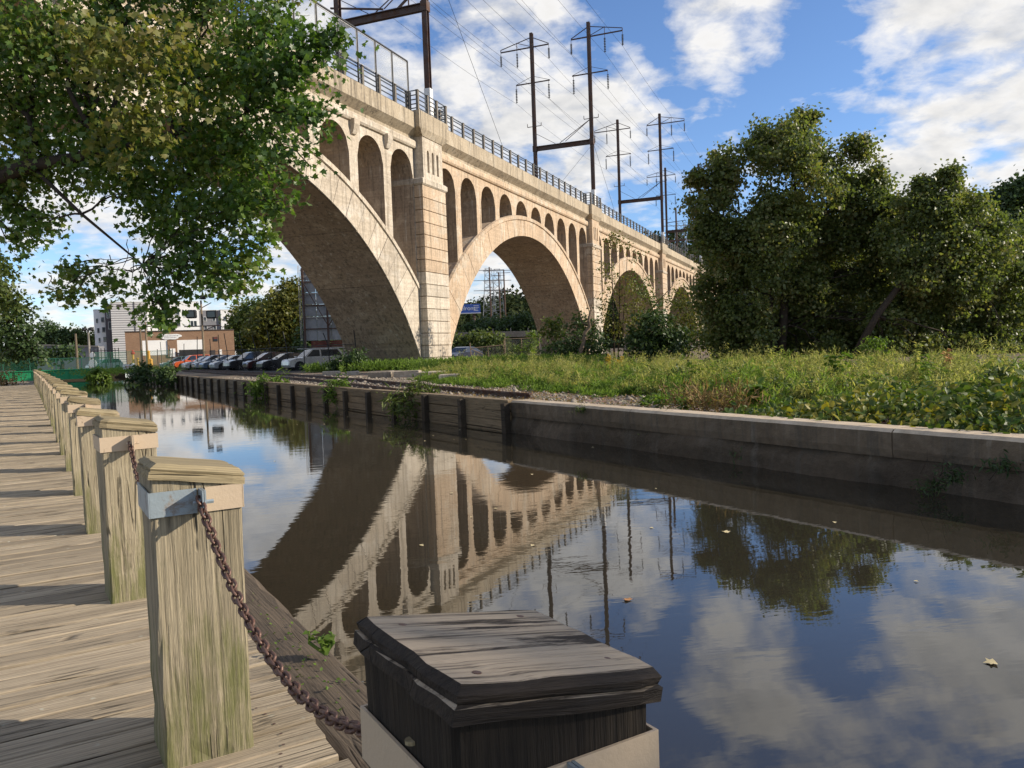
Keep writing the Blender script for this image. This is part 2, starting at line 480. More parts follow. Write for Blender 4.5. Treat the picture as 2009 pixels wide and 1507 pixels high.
leaf_mat('leaf_bright', [(0.085, 0.15, 0.025), (0.12, 0.19, 0.03), (0.16, 0.22, 0.045)], 0.42)
leaf_mat('leaf_hill', [(0.020, 0.032, 0.012), (0.030, 0.044, 0.015), (0.046, 0.056, 0.018), (0.028, 0.04, 0.014)], 0.1, 0.8, 0.1)  # dark tones stand in for cloud shadow over the hill
leaf_mat('vine', [(0.039, 0.077, 0.015), (0.066, 0.110, 0.022), (0.110, 0.143, 0.028), (0.264, 0.231, 0.033)], 0.32, 0.5, 0.3)
leaf_mat('weed', [(0.231, 0.262, 0.084), (0.336, 0.346, 0.137), (0.440, 0.399, 0.199), (0.189, 0.251, 0.073)], 0.5, 0.7, 0.2)
leaf_mat('weed_green', [(0.103, 0.172, 0.032), (0.149, 0.230, 0.046), (0.196, 0.265, 0.063)], 0.45, 0.6, 0.2)
leaf_mat('flower_yellow', [(0.55, 0.38, 0.02), (0.45, 0.30, 0.02)], 0.3)
leaf_mat('dry_grass', [(0.20, 0.14, 0.075), (0.26, 0.19, 0.10), (0.15, 0.09, 0.05)], 0.3, 0.8, 0.1)


def ground_mat():
    m, nt, b = base_mat('ground', (0.15, 0.12, 0.09), 0.95, 0, 0.15)
    geo = nt.new('ShaderNodeNewGeometry')
    p = geo.outputs['Position']
    fine = nt.noise(p, 9.0, 8, 0.75)
    med = nt.noise(p, 0.8, 5, 0.6)
    vo = nt.new('ShaderNodeTexVoronoi', i_Vector=p, i_Scale=14.0)
    col = nt.mix(nt.ramp(fine, [(0.3, 0.0), (0.7, 1.0)]), (0.11, 0.085, 0.062), (0.33, 0.265, 0.20))
    col = nt.mix(0.4, col, vo.outputs[1], 'SOFT_LIGHT')
    far = nt.noise(p, 0.06, 3, 0.5)
    col = nt.mix(nt.ramp(med, [(0.52, 0.0), (0.66, 0.7)]), col, (0.09, 0.085, 0.04))
    nt.l.new(col, b.inputs['Base Color'])
    bump(nt, b, nt.math('ADD', fine, vo.outputs[0]), 0.8, 0.05)


ground_mat()
m, nt, b = base_mat('hill_soil', (0.02, 0.026, 0.012), 1.0, 0, 0.05)
m, nt, b = base_mat('canal_bed', (0.05, 0.042, 0.028), 1.0, 0, 0.05)


def water_mat():
    m, nt, b = base_mat('water', (0.028, 0.025, 0.018), 0.012, 0, 0.5)
    b.inputs['IOR'].default_value = 1.72
    geo = nt.new('ShaderNodeNewGeometry')
    p = geo.outputs['Position']
    r = nt.new('ShaderNodeVectorRotate', rotation_type='Z_AXIS', i_Vector=p, i_Angle=rad(-12))
    w1 = nt.noise(nt.scale(r.outputs[0], (0.9, 2.6, 1)), 1.7, 3, 0.5, 0.4)
    w2 = nt.noise(nt.scale(r.outputs[0], (1.3, 4.0, 1)), 6.5, 2, 0.5, 0.2)
    calm = nt.ramp(nt.noise(p, 0.20, 3, 0.6, 0.5), [(0.42, 0.12), (0.64, 1.0)])
    h = nt.math('ADD', nt.math('MULTIPLY', w1, nt.math('MULTIPLY_ADD', calm, 0.7, 0.35)), nt.math('MULTIPLY', nt.math('MULTIPLY', w2, 0.22), calm))
    bump(nt, b, h, 0.22, 0.006)
    scum = nt.math('MULTIPLY', nt.ramp(nt.noise(p, 14.0, 6, 0.7), [(0.66, 0.0), (0.72, 1.0)]), nt.ramp(nt.noise(p, 0.35, 3, 0.6), [(0.50, 0.0), (0.62, 0.5)]))
    nt.l.new(nt.mix(scum, (0.030, 0.026, 0.018), (0.16, 0.14, 0.09)), b.inputs['Base Color'])


water_mat()


def mesh_fence_mat(name, color, cell, wire):
    m, nt, b = base_mat(name, color, 0.6, 0.2)
    t = nt.new('ShaderNodeTexCoord')
    s = nt.new('ShaderNodeSeparateXYZ', i_0=t.outputs['Object'])
    u1 = nt.math('FRACT', nt.math('DIVIDE', nt.math('ADD', s.outputs[0], s.outputs[2]), cell))
    u2 = nt.math('FRACT', nt.math('DIVIDE', nt.math('SUBTRACT', s.outputs[0], s.outputs[2]), cell))
    a = nt.math('MAXIMUM', nt.math('LESS_THAN', u1, wire), nt.math('LESS_THAN', u2, wire))
    nt.l.new(a, b.inputs['Alpha'])
    return m


mesh_fence_mat('mesh_green', (0.03, 0.16, 0.09), 0.09, 0.13)
mesh_fence_mat('mesh_grey', (0.30, 0.29, 0.27), 0.08, 0.09)
mesh_fence_mat('mesh_dark', (0.02, 0.02, 0.02), 0.09, 0.07)
mesh_fence_mat('mesh_bridge', (0.28, 0.30, 0.32), 0.05, 0.17)
M = MATS

# ------------------------------------------------------------------ mesh helpers
class MB:
    def __init__(self):
        self.v = []
        self.f = []

    def add(self, verts, faces):
        k = len(self.v)
        self.v += [tuple(p) for p in verts]
        self.f += [tuple(i + k for i in fc) for fc in faces]
        return self

    def box(self, c, s, rz=0.0, bev=0.0):
        hx, hy, hz = s[0] / 2, s[1] / 2, s[2] / 2
        ca, sa = math.cos(rz), math.sin(rz)
        if bev <= 0:
            pts = [(x * hx, y * hy, z * hz) for z in (-1, 1) for (x, y) in ((-1, -1), (1, -1), (1, 1), (-1, 1))]
            fc = [(3, 2, 1, 0), (4, 5, 6, 7), (0, 1, 5, 4), (1, 2, 6, 5), (2, 3, 7, 6), (3, 0, 4, 7)]
        else:
            b = bev
            pts = []
            for (z, i) in ((-hz, b), (-hz + b, 0), (hz - b, 0), (hz, b)):
                x, y = hx - i, hy - i
                pts += [(-x, -y, z), (x, -y, z), (x, y, z), (-x, y, z)]
            fc = [(3, 2, 1, 0), (12, 13, 14, 15)]
            for l in range(3):
                for j in range(4):
                    a, d = l * 4 + j, l * 4 + (j + 1) % 4
                    fc.append((a, d, d + 4, a + 4))
        pts = [(c[0] + x * ca - y * sa, c[1] + x * sa + y * ca, c[2] + z) for x, y, z in pts]
        return self.add(pts, fc)

    def bar(self, p0, p1, w, h=None, up=(0, 0, 1)):
        h = w if h is None else h
        p0, p1 = Vector(p0), Vector(p1)
        d = (p1 - p0).normalized()
        upv = Vector(up)
        if abs(d.dot(upv)) > 0.98:
            upv = Vector((1, 0, 0))
        s = d.cross(upv).normalized() * (w / 2)
        t = s.cross(d).normalized() * (h / 2)
        pts = [p + a * s + b2 * t for p in (p0, p1) for a, b2 in ((-1, -1), (1, -1), (1, 1), (-1, 1))]
        return self.add(pts, [(3, 2, 1, 0), (4, 5, 6, 7), (0, 1, 5, 4), (1, 2, 6, 5), (2, 3, 7, 6), (3, 0, 4, 7)])

    def tube(self, path, radii, n=6, closed=False, caps=True):
        path = [Vector(p) for p in path]
        if not isinstance(radii, (list, tuple)):
            radii = [radii] * len(path)
        m = len(path)
        k0 = len(self.v)
        ref = Vector((0.3, 0.2, 0.93))
        for i, p in enumerate(path):
            if closed:
                d = path[(i + 1) % m] - path[i - 1]
            else:
                d = path[min(i + 1, m - 1)] - path[max(i - 1, 0)]
            d.normalize()
            if abs(d.dot(ref)) > 0.95:
                ref = Vector((0.9, 0.3, 0.1))
            s = d.cross(ref).normalized()
            t = s.cross(d)
            for j in range(n):
                a = 2 * math.pi * j / n
                q = p + (s * math.cos(a) + t * math.sin(a)) * radii[i]
                self.v.append((q.x, q.y, q.z))
        rings = m if closed else m - 1
        for i in range(rings):
            for j in range(n):
                a = k0 + i * n + j
                b = k0 + i * n + (j + 1) % n
                i2 = (i + 1) % m
                self.f.append((a, k0 + i2 * n + j, k0 + i2 * n + (j + 1) % n, b))
        if caps and not closed:
            self.f.append(tuple(k0 + j for j in range(n)))
            self.f.append(tuple(k0 + (m - 1) * n + j for j in reversed(range(n))))
        return self

    def lathe(self, c, prof, n=10, axis='Z'):
        k0 = len(self.v)
        for (r, h) in prof:
            for j in range(n):
                a = 2 * math.pi * j / n
                x, y = r * math.cos(a), r * math.sin(a)
                q = (x, y, h) if axis == 'Z' else (x, h, y)
                self.v.append((c[0] + q[0], c[1] + q[1], c[2] + q[2]))
        for i in range(len(prof) - 1):
            for j in range(n):
                a = k0 + i * n + j
                b = k0 + i * n + (j + 1) % n
                self.f.append((a, b, b + n, a + n) if axis == 'Z' else (b, a, a + n, b + n))
        self.f.append(tuple(k0 + j for j in reversed(range(n))) if axis == 'Z' else tuple(k0 + j for j in range(n)))
        e = k0 + (len(prof) - 1) * n
        self.f.append(tuple(e + j for j in range(n)) if axis == 'Z' else tuple(e + j for j in reversed(range(n))))
        return self

    def prism(self, poly, y0, y1):
        """poly in (x, z), extruded along y"""
        n = len(poly)
        pts = [(x, y0, z) for x, z in poly] + [(x, y1, z) for x, z in poly]
        fc = [tuple(range(n)), tuple(reversed(range(n, 2 * n)))]
        fc += [((i + 1) % n, i, i + n, (i + 1) % n + n) for i in range(n)]
        return self.add(pts, fc)

    def mesh(self, name):
        me = bpy.data.meshes.new(name)
        me.from_pydata(self.v, [], self.f)
        me.update()
        return me

    def build(self, name, mat, parent=None, loc=None, rz=None, smooth=False, kind=None):
        return link(name, self.mesh(name), mat, parent, loc, rz, smooth, kind)


def link(name, me, mat, parent=None, loc=None, rz=None, smooth=False, kind=None):
    if mat is not None and not me.materials:
        me.materials.append(M[mat] if isinstance(mat, str) else mat)
    if smooth:
        me.polygons.foreach_set('use_smooth', [True] * len(me.polygons))
    o = bpy.data.objects.new(name, me)
    COL.objects.link(o)
    o.parent = parent
    if loc is not None:
        o.location = loc
    if rz is not None:
        o.rotation_euler = (0, 0, rz)
    if kind:
        o['kind'] = kind
    return o


def tag(o, label, cat, group=None):
    o['label'] = label
    o['category'] = cat
    if group:
        o['group'] = group
    return o


def thing(name, label, cat, loc=(0, 0, 0), rz=0.0, group=None):
    o = bpy.data.objects.new(name, None)
    o.empty_display_size = 0.2
    COL.objects.link(o)
    o.location = loc
    o.rotation_euler = (0, 0, rz)
    return tag(o, label, cat, group)


def np_mesh(name, V, F):
    V = np.ascontiguousarray(V, dtype=np.float32)
    F = np.ascontiguousarray(F, dtype=np.int32)
    me = bpy.data.meshes.new(name)
    k = F.shape[1]
    me.vertices.add(len(V))
    me.vertices.foreach_set('co', V.ravel())
    me.loops.add(F.size)
    me.loops.foreach_set('vertex_index', F.ravel())
    me.polygons.add(len(F))
    me.polygons.foreach_set('loop_start', np.arange(0, F.size, k, dtype=np.int32))
    me.update(calc_edges=True)
    return me


# leaf outlines: centre-line folded; (x, y, z) with the stalk at the origin, y along the leaf
KITE = (np.array([(0, 0, 0), (0.42, 0.45, 0.10), (0, 1, -0.05), (-0.42, 0.45, 0.10)], float), np.array([(0, 1, 2), (0, 2, 3)]))
LANCE = (np.array([(0, 0, 0), (0.13, 0.4, 0.03), (0, 1, -0.22), (-0.13, 0.4, 0.03)], float), np.array([(0, 1, 2), (0, 2, 3)]))
_mp = [(0, 0), (0.22, 0.02), (0.55, 0.10), (0.36, 0.36), (0.62, 0.62), (0.24, 0.62), (0, 1.0), (-0.24, 0.62), (-0.62, 0.62), (-0.36, 0.36), (-0.55, 0.10), (-0.22, 0.02)]
MAPLE = (np.array([(0, 0.34, 0.0)] + [(x, y, 0.16 * abs(x) - 0.10 * y * y) for x, y in _mp], float),
         np.array([(0, i, i % 12 + 1) for i in range(1, 13)]))
OVAL = (np.array([(0, 0, 0), (0.26, 0.25, 0.07), (0.30, 0.6, 0.05), (0, 1, -0.12), (-0.30, 0.6, 0.05), (-0.26, 0.25, 0.07)], float),
        np.array([(0, 1, 2), (0, 2, 3), (0, 3, 4), (0, 4, 5)]))


def unit(a):
    return a / np.maximum(np.linalg.norm(a, axis=-1, keepdims=True), 1e-6)


def leaves(P, size, normal, shape, droop=0.0, wide=1.0, direction=None):
    """vectorised leaf cloud -> (V, F)"""
    n = len(P)
    nrm = unit(normal)
    t = rng.normal(size=(n, 3)) if direction is None else direction + rng.normal(size=(n, 3)) * 0.35
    t[:, 2] -= droop
    t = t - nrm * np.sum(t * nrm, axis=1, keepdims=True)
    t = unit(t)
    s = np.cross(nrm, t)
    sv, sf = shape
    size = np.broadcast_to(np.asarray(size, float), (n,))[:, None, None]
    V = P[:, None, :] + size * (sv[None, :, 0:1] * wide * s[:, None, :] + sv[None, :, 1:2] * t[:, None, :] + sv[None, :, 2:3] * nrm[:, None, :])
    F = sf[None, :, :] + (np.arange(n) * len(sv))[:, None, None]
    return V.reshape(-1, 3), F.reshape(-1, sf.shape[1])


def merge(parts):
    Vs, Fs, k = [], [], 0
    for V, F in parts:
        Vs.append(V)
        Fs.append(F + k)
        k += len(V)
    return np.concatenate(Vs), np.concatenate(Fs)


def crown_points(lobes, per_m2, shell=0.55, seed=0):
    """twig positions on and in a set of ellipsoid lobes (cx,cy,cz,rx,ry,rz)"""
    pts, outs, ids = [], [], []
    for i, (cx, cy, cz, rx, ry, rz) in enumerate(lobes):
        area = 4 * math.pi * ((rx * ry) ** 1.6 / 3 + (rx * rz) ** 1.6 / 3 + (ry * rz) ** 1.6 / 3) ** (1 / 1.6)
        n = max(8, int(area * per_m2))
        d = unit(rng.normal(size=(n, 3)))
        r = shell + (1 - shell) * rng.random(n) ** 0.6
        r *= 1 + 0.16 * rng.normal(size=n)
        p = d * r[:, None] * np.array([rx, ry, rz]) + np.array([cx, cy, cz])
        pts.append(p)
        outs.append(d)
        ids.append(np.full(n, i))
    return np.concatenate(pts), np.concatenate(outs), np.concatenate(ids)


def crown(lobes, per_m2, leaf_n, leaf_size, twig_r, shape, shell=0.5, droop=0.5, up=0.5, jitter=0.9, keep=None, wide=1.0):
    P, D, I = crown_points(lobes, per_m2, shell)
    if keep is not None:
        k = keep(P)
        P, D, I = P[k], D[k], I[k]
    n = len(P)
    L = np.repeat(P, leaf_n, axis=0)
    Dn = np.repeat(D, leaf_n, axis=0)
    sg = twig_r * (0.6 + 0.8 * rng.random((n, 1)))
    off = rng.normal(size=(n * leaf_n, 3)) * np.repeat(sg, leaf_n, axis=0) * np.array([1, 1, 0.65])
    L = L + off
    nrm = Dn * 0.7 + np.array([0, 0, up]) + rng.normal(size=L.shape) * jitter
    sz = leaf_size * (0.6 + 0.7 * rng.random(len(L)))
    return leaves(L, sz, nrm, shape, droop, wide), P, I


def limb(mb, p0, p1, r0, r1, sag=0.0, seg=6, wob=0.06, n=6):
    p0, p1 = Vector(p0), Vector(p1)
    L = (p1 - p0).length
    path, rr = [], []
    for i in range(seg + 1):
        f = i / seg
        p = p0.lerp(p1, f)
        p.z += sag * L * math.sin(math.pi * f)
        if 0 < i < seg:
            p += Vector((random.gauss(0, 1), random.gauss(0, 1), random.gauss(0, 1))) * wob * L / seg
        path.append(p)
        rr.append(r0 + (r1 - r0) * f)
    mb.tube(path, rr, n)
    return path


def make_tree(name, label, cat, base, trunks, lobes, leaf, per_m2=2.2, leaf_n=14, leaf_size=0.16, twig_r=0.28, shape=KITE, bark='bark', shell=0.5,
              twigs=3, group=None, up=0.5, droop=0.5, keep=None, extra=None, jitter=0.9, wide=1.0, sub=None):
    """lobes and trunk paths are given relative to the base; trunks: list of (path, radii)"""
    t = thing(name, label, cat, base, 0, group)
    mb = MB()
    nodes = []
    for path, radii in trunks:
        mb.tube(path, radii, 8)
        nodes += [(Vector(p), r) for p, r in list(zip(path, radii))[1:]]
    main = lobes
    if sub:
        k, fr = sub
        lobes = []
        for (cx, cy, cz, rx, ry, rz) in main:
            for j in range(k):
                d = unit(rng.normal(size=3))
                q = 0.45 + 0.45 * rng.random()
                f = fr * (0.7 + 0.6 * rng.random())
                lobes.append((cx + d[0] * rx * q, cy + d[1] * ry * q, cz + d[2] * rz * q, rx * f, ry * f, rz * f * 1.15))
    (LV, LF), P, I = crown(lobes, per_m2, leaf_n, leaf_size, twig_r, shape, shell, droop, up, jitter, keep, wide)
    for i, lb in enumerate(main):
        c = Vector(lb[:3])
        nd, r = min(nodes, key=lambda q: (q[0] - c).length + (0.8 * max(0, q[0].z - c.z)))
        r0 = min(r * 0.75, 0.02 + 0.03 * max(lb[3:]))
        path = limb(mb, nd, c, r0, r0 * 0.4, 0.06, 6, 0.25)
        mine = np.nonzero(I // (sub[0] if sub else 1) == i)[0]
        if len(mine):
            for j in rng.choice(mine, min(len(mine), int(twigs * max(lb[3:]) + 2)), replace=False):
                s = path[random.randint(2, 6)]
                limb(mb, s, P[j], r0 * 0.32, 0.008, 0.05, 4, 0.2, 4)
    mb.build('trunk', bark, t, smooth=True)
    if extra:
        LV, LF = merge([(LV, LF)] + extra)
    link('crown', np_mesh('crown', LV, LF), leaf, t)
    return t


def copy_tree(root, loc=None, rz=None, scale=None):
    r = root.copy()
    COL.objects.link(r)
    if loc is not None:
        r.location = loc
    if rz is not None:
        r.rotation_euler = (0, 0, rz)
    if scale is not None:
        r.scale = (scale,) * 3

    def kids(src, dst, depth):
        for ch in list(src.children):
            c = ch.copy()
            COL.objects.link(c)
            c.parent = dst
            if depth < 2:
                kids(ch, c, depth + 1)
    kids(root, r, 1)
    return r


# canal frame: s along the water (away), e across it (towards the far bank)
U = Vector((-0.515, 0.857, 0)).normalized()
E = Vector((U.y, -U.x, 0))
WALL0 = Vector((4.98, 7.76, 0))


def bank(s, e, z=0.0):
    p = WALL0 + U * s + E * e
    return Vector((p.x, p.y, z))


CANAL_RZ = math.atan2(U.y, U.x)          # local X along the canal, local Y = -E
WATER_Z = -0.45

# ------------------------------------------------------------------ ground, water, hills
KERB_E = -7.22
g = MB()


def gq(pts):
    k = len(g.v)
    g.v += [tuple(p) for p in pts]
    g.f.append((k, k + 1, k + 2, k + 3))


S0, S1, S2 = -400, 92, 1400
for e0, e1, z in ((0.30, 900, 0.03), (-900, KERB_E - 4.2, -0.12), (KERB_E - 4.2, KERB_E - 0.4, -0.55)):
    gq([bank(S0, e0, z), bank(S2, e0, z), bank(S2, e1, z), bank(S0, e1, z)][::-1])
gq([bank(S1, KERB_E - 0.4, -0.01), bank(S2, KERB_E - 0.4, -0.01), bank(S2, 0.3, -0.01), bank(S1, 0.3, -0.01)][::-1])
g.build('ground', 'ground', kind='structure')
gb = MB()
gb.add([bank(S0, KERB_E - 0.5, -1.7), bank(S1 + 1, KERB_E - 0.5, -1.7), bank(S1 + 1, 0.5, -1.7), bank(S0, 0.5, -1.7)], [(3, 2, 1, 0)])
gb.add([bank(S1, KERB_E - 0.5, -1.7), bank(S1, 0.5, -1.7), bank(S1, 0.5, 0), bank(S1, KERB_E - 0.5, 0)], [(0, 1, 2, 3)])
gb.add([bank(S0, KERB_E - 0.4, -1.7), bank(S1, KERB_E - 0.4, -1.7), bank(S1, KERB_E - 0.4, -0.1), bank(S0, KERB_E - 0.4, -0.1)], [(3, 2, 1, 0)])
gb.build('canal_bed', 'canal_bed', kind='structure')
wv, wf = [], []
gs = [S0, -60, -20] + list(np.arange(-18, 60, 2.0)) + [70, 80, S1 + 0.5]
for s in gs:
    wv += [bank(s, KERB_E - 0.3, WATER_Z), bank(s, 0.25, WATER_Z)]
for i in range(len(gs) - 1):
    wf.append((2 * i, 2 * i + 1, 2 * i + 3, 2 * i + 2))
MB().add(wv, wf).build('water', 'water', kind='structure')

# hill across the river, with its wood
def ridge(X):
    return np.interp(X, [-260, -150, -80, -45, -8, 15, 56, 120, 190, 330, 600], [9, 9, 6, 8, 15, 22, 40, 45, 52, 60, 60])


hx = np.linspace(-260, 600, 90)
hy = np.linspace(205, 420, 26)
HX, HY = np.meshgrid(hx, hy)
prof = np.clip((HY - 205) / 85, 0, 1)
HZ = ridge(HX) * (prof ** 0.8) * 0.93 - 0.5 + 2.0 * np.sin(HX * 0.05 + HY * 0.07) * prof
hv = np.stack([HX, HY, HZ], -1).reshape(-1, 3)
hf = [(j * 90 + i, j * 90 + i + 1, (j + 1) * 90 + i + 1, (j + 1) * 90 + i) for j in range(25) for i in range(89)]
hill = link('hill', np_mesh('hill', hv, np.array(hf)), 'hill_soil', smooth=True, kind='structure')
parts = []
n_cl = 2300
cx_ = rng.uniform(-130, 260, n_cl)
cy_ = 205 + 90 * rng.random(n_cl) ** 1.2
pz = ridge(cx_) * (np.clip((cy_ - 205) / 85, 0, 1) ** 0.8) * 0.93
rr_ = rng.uniform(2.2, 4.6, n_cl)
per = 34
d = unit(rng.normal(size=(n_cl, per, 3)) + np.array([0, -0.35, 0.45]))
PP = np.stack([cx_, cy_, pz + rr_ * 0.5], -1)[:, None, :] + d * rr_[:, None, None] * (0.75 + 0.35 * rng.random((n_cl, per, 1)))
V_, F_ = leaves(PP.reshape(-1, 3), 1.25 * (0.6 + 0.8 * rng.random(n_cl * per)), d.reshape(-1, 3) + rng.normal(size=(n_cl * per, 3)) * 0.6, KITE)
wood_o = link('hillside_wood', np_mesh('hillside_wood', V_, F_), 'leaf_hill', kind='stuff')
tag(wood_o, 'green wood, coloured dark for cloud shade, covering the hillside behind the bridge', 'wood')

# ------------------------------------------------------------------ the viaduct
BR_O = Vector((-5.5, 56.0, 0.0))
BR_A = rad(90 - 21.9)
BX = Vector((math.cos(BR_A), math.sin(BR_A), 0))
BY = Vector((-math.sin(BR_A), math.cos(BR_A), 0))


def bw(t, q, z):
    return BR_O + BX * t + BY * q + Vector((0, 0, z))


viaduct = thing('viaduct', 'long cream concrete railway viaduct with open arches crossing the picture', 'bridge', BR_O, BR_A)
RN, RF = 0.85, 6.65
PER = 42.4
PC = lambda k: 1.7 + PER * k
SPAN = 19.45
TOPZ = 15.7


def arch_fn(k):
    ci, Ri, ce, Re = (12.1, 22.0, 13.9, 27.2) if k == -1 else (11.75, 21.2, 13.55, 26.8)
    zi = lambda d: max(ci - Ri + math.sqrt(max(Ri * Ri - d * d, 0)), -0.4)
    ze = lambda d: ce - Re + math.sqrt(Re * Re - d * d)
    return ci, Ri, zi, ze


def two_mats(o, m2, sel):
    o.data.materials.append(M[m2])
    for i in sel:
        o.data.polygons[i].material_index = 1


for k in range(-1, 5):
    c = PC(k) + SPAN + 1.75
    ci, Ri, zi, ze = arch_fn(k)
    face = 'concrete_grey' if k == -1 else 'concrete_peach'
    # ring
    mb = MB()
    ds = list(np.linspace(-SPAN, SPAN, 61))
    if k >= 2:
        ds = list(np.linspace(-SPAN, SPAN, 31))
    sel = []
    for a, b_ in zip(ds[:-1], ds[1:]):
        za, zb, ea, eb = zi(a), zi(b_), ze(a), ze(b_)
        mb.add([(c + a, RN, za), (c + b_, RN, zb), (c + b_, RN, eb), (c + a, RN, ea)], [(0, 1, 2, 3)])
        mb.add([(c + a, RF, za), (c + b_, RF, zb), (c + b_, RF, eb), (c + a, RF, ea)], [(3, 2, 1, 0)])
        mb.add([(c + a, RN, ea), (c + b_, RN, eb), (c + b_, RF, eb), (c + a, RF, ea)], [(0, 1, 2, 3)])
        sel.append(len(mb.f))
        mb.add([(c + a, RN, za), (c + b_, RN, zb), (c + b_, RF, zb), (c + a, RF, za)], [(3, 2, 1, 0)])
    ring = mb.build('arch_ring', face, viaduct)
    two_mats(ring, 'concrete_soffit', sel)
    # moulding along the back of the ring
    mb = MB()
    prev = None
    for d0 in ds:
        e = ze(d0)
        cur = [(c + d0, RN - 0.16, e - 0.30), (c + d0, RN - 0.16, e + 0.02), (c + d0, RN + 0.03, e + 0.10), (c + d0, RN + 0.03, e - 0.38)]
        if prev:
            kk = len(mb.v)
            mb.v += prev + cur
            mb.f += [(kk + i, kk + (i + 1) % 4, kk + 4 + (i + 1) % 4, kk + 4 + i) for i in range(4)]
        prev = cur
    mb.build('ring_moulding', face, ring)
    # face stones and soffit panels, as far as they can be told apart
    if k <= 1:
        ang = math.asin(SPAN / Ri) * 0.985
        nv = 34
        for i in range(nv):
            a0, a1 = -ang + 2 * ang * i / nv, -ang + 2 * ang * (i + 1) / nv
            gap = 0.016 / Ri
            poly_lo, poly_hi = [], []
            for f in (0, 0.5, 1):
                a = a0 + gap + (a1 - a0 - 2 * gap) * f
                sx, cz = math.sin(a), math.cos(a)
                z_in = ci - Ri + (Ri + 0.02) * cz
                r = Ri
                while ci - Ri + r * cz < ze(min(max(r * sx, -26), 26)) - 0.40 and r < Ri + 8:
                    r += 0.05
                poly_lo.append((c + (Ri + 0.02) * sx, z_in))
                poly_hi.append((c + r * sx, ci - Ri + r * cz))
            lim = lambda p: (min(max(p[0], c - SPAN), c + SPAN), max(p[1], -0.2))
            poly = [lim(p) for p in poly_lo] + [lim(p) for p in reversed(poly_hi)]
            MB().prism(poly, RN - 0.055 - 0.012 * (i % 3 == 1), RN + 0.02).build('voussoir', face, ring)
    if k <= 0:
        ang = math.asin(SPAN / Ri) * 0.93
        for i in range(9):
            a0, a1 = -ang + 2 * ang * i / 9 + 0.0012, -ang + 2 * ang * (i + 1) / 9 - 0.0012
            mb = MB()
            for j in range(8):
                b0, b1 = a0 + (a1 - a0) * j / 8, a0 + (a1 - a0) * (j + 1) / 8
                for r, fl in ((Ri - 0.04, 0), (Ri + 0.01, 1)):
                    pts = [(c + r * math.sin(b), y, ci - Ri + r * math.cos(b)) for b, y in ((b0, RN + 0.05), (b1, RN + 0.05), (b1, RF - 0.05), (b0, RF - 0.05))]
                    mb.add(pts, [(0, 1, 2, 3)] if fl else [(3, 2, 1, 0)])
            for b in (a0, a1):
                pts = [(c + r * math.sin(b), y, ci - Ri + r * math.cos(b)) for r, y in ((Ri - 0.04, RN + 0.05), (Ri + 0.01, RN + 0.05), (Ri + 0.01, RF - 0.05), (Ri - 0.04, RF - 0.05))]
                mb.add(pts, [(0, 1, 2, 3)])
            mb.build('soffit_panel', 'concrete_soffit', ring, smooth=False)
    # spandrel wall pierced by ten small arches
    ops = [c + (j - 4.5) * 3.96 for j in range(10)]
    HW, SPR = 1.52, 13.40
    cols = [c - SPAN]
    for o_ in ops:
        cols += [o_ - HW + 2 * HW * i / 12 for i in range(13)]
    cols.append(c + SPAN)

    def low(t, inside):
        base_ = ze(min(max(t - c, -SPAN), SPAN)) - 0.06
        if not inside:
            return base_
        o_ = min(ops, key=lambda q: abs(q - t))
        return max(base_, SPR + math.sqrt(max(HW * HW - (t - o_) ** 2, 0)))
    mb = MB()
    sel = []
    N_, F2 = RN + 0.03, RF - 0.03
    for t0, t1 in zip(cols[:-1], cols[1:]):
        if t1 - t0 < 1e-4:
            continue
        mid = (t0 + t1) / 2
        ins = min(abs(mid - o_) for o_ in ops) < HW
        z0, z1 = low(t0, ins), low(t1, ins)
        mb.add([(t0, N_, z0), (t1, N_, z1), (t1, N_, TOPZ), (t0, N_, TOPZ)], [(0, 1, 2, 3)])
        mb.add([(t0, F2, z0), (t1, F2, z1), (t1, F2, TOPZ), (t0, F2, TOPZ)], [(3, 2, 1, 0)])
        if ins:
            sel.append(len(mb.f))
            mb.add([(t0, N_, z0), (t1, N_, z1), (t1, F2, z1), (t0, F2, z0)], [(3, 2, 1, 0)])
    for o_ in ops:
        for e_ in (-HW, HW):
            zb = ze(min(max(o_ + e_ - c, -SPAN), SPAN)) - 0.06
            if zb < SPR:
                sel.append(len(mb.f))
                mb.add([(o_ + e_, N_, zb), (o_ + e_, F2, zb), (o_ + e_, F2, SPR), (o_ + e_, N_, SPR)], [(0, 1, 2, 3)])
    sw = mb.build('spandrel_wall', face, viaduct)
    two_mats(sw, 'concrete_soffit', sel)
    # cornice moulding and parapet
    t0, t1 = c - SPAN - 0.25, c + SPAN + 0.25

    def run(prof, name, mat, ta=t0, tb=t1):
        mbx = MB()
        n = len(prof)
        v = [(ta, y, z) for y, z in prof] + [(tb, y, z) for y, z in prof]
        mbx.add(v, [tuple(range(n)), tuple(reversed(range(n, 2 * n)))] + [((i + 1) % n, i, i + n, (i + 1) % n + n) for i in range(n)])
        return mbx.build(name, mat, viaduct)
    run([(0.95, 15.30), (0.74, 15.34), (0.66, 15.46), (0.66, 15.76), (0.72, 15.86), (0.95, 15.86)], 'cornice', face)
    seg = 6
    for i in range(seg):
        ta, tb = t0 + (t1 - t0) * i / seg + 0.008, t0 + (t1 - t0) * (i + 1) / seg - 0.008
        run([(0.88, 15.87), (0.86, 16.12), (0.34, 16.55), (0.34, 17.60), (0.85, 17.60), (0.95, 17.55), (0.95, 15.87)], 'parapet', 'concrete_parapet', ta, tb)
    run([(6.55, 15.3), (6.55, 17.6), (7.05, 17.6), (7.05, 16.6), (6.8, 15.9)], 'far_parapet', 'concrete_parapet')
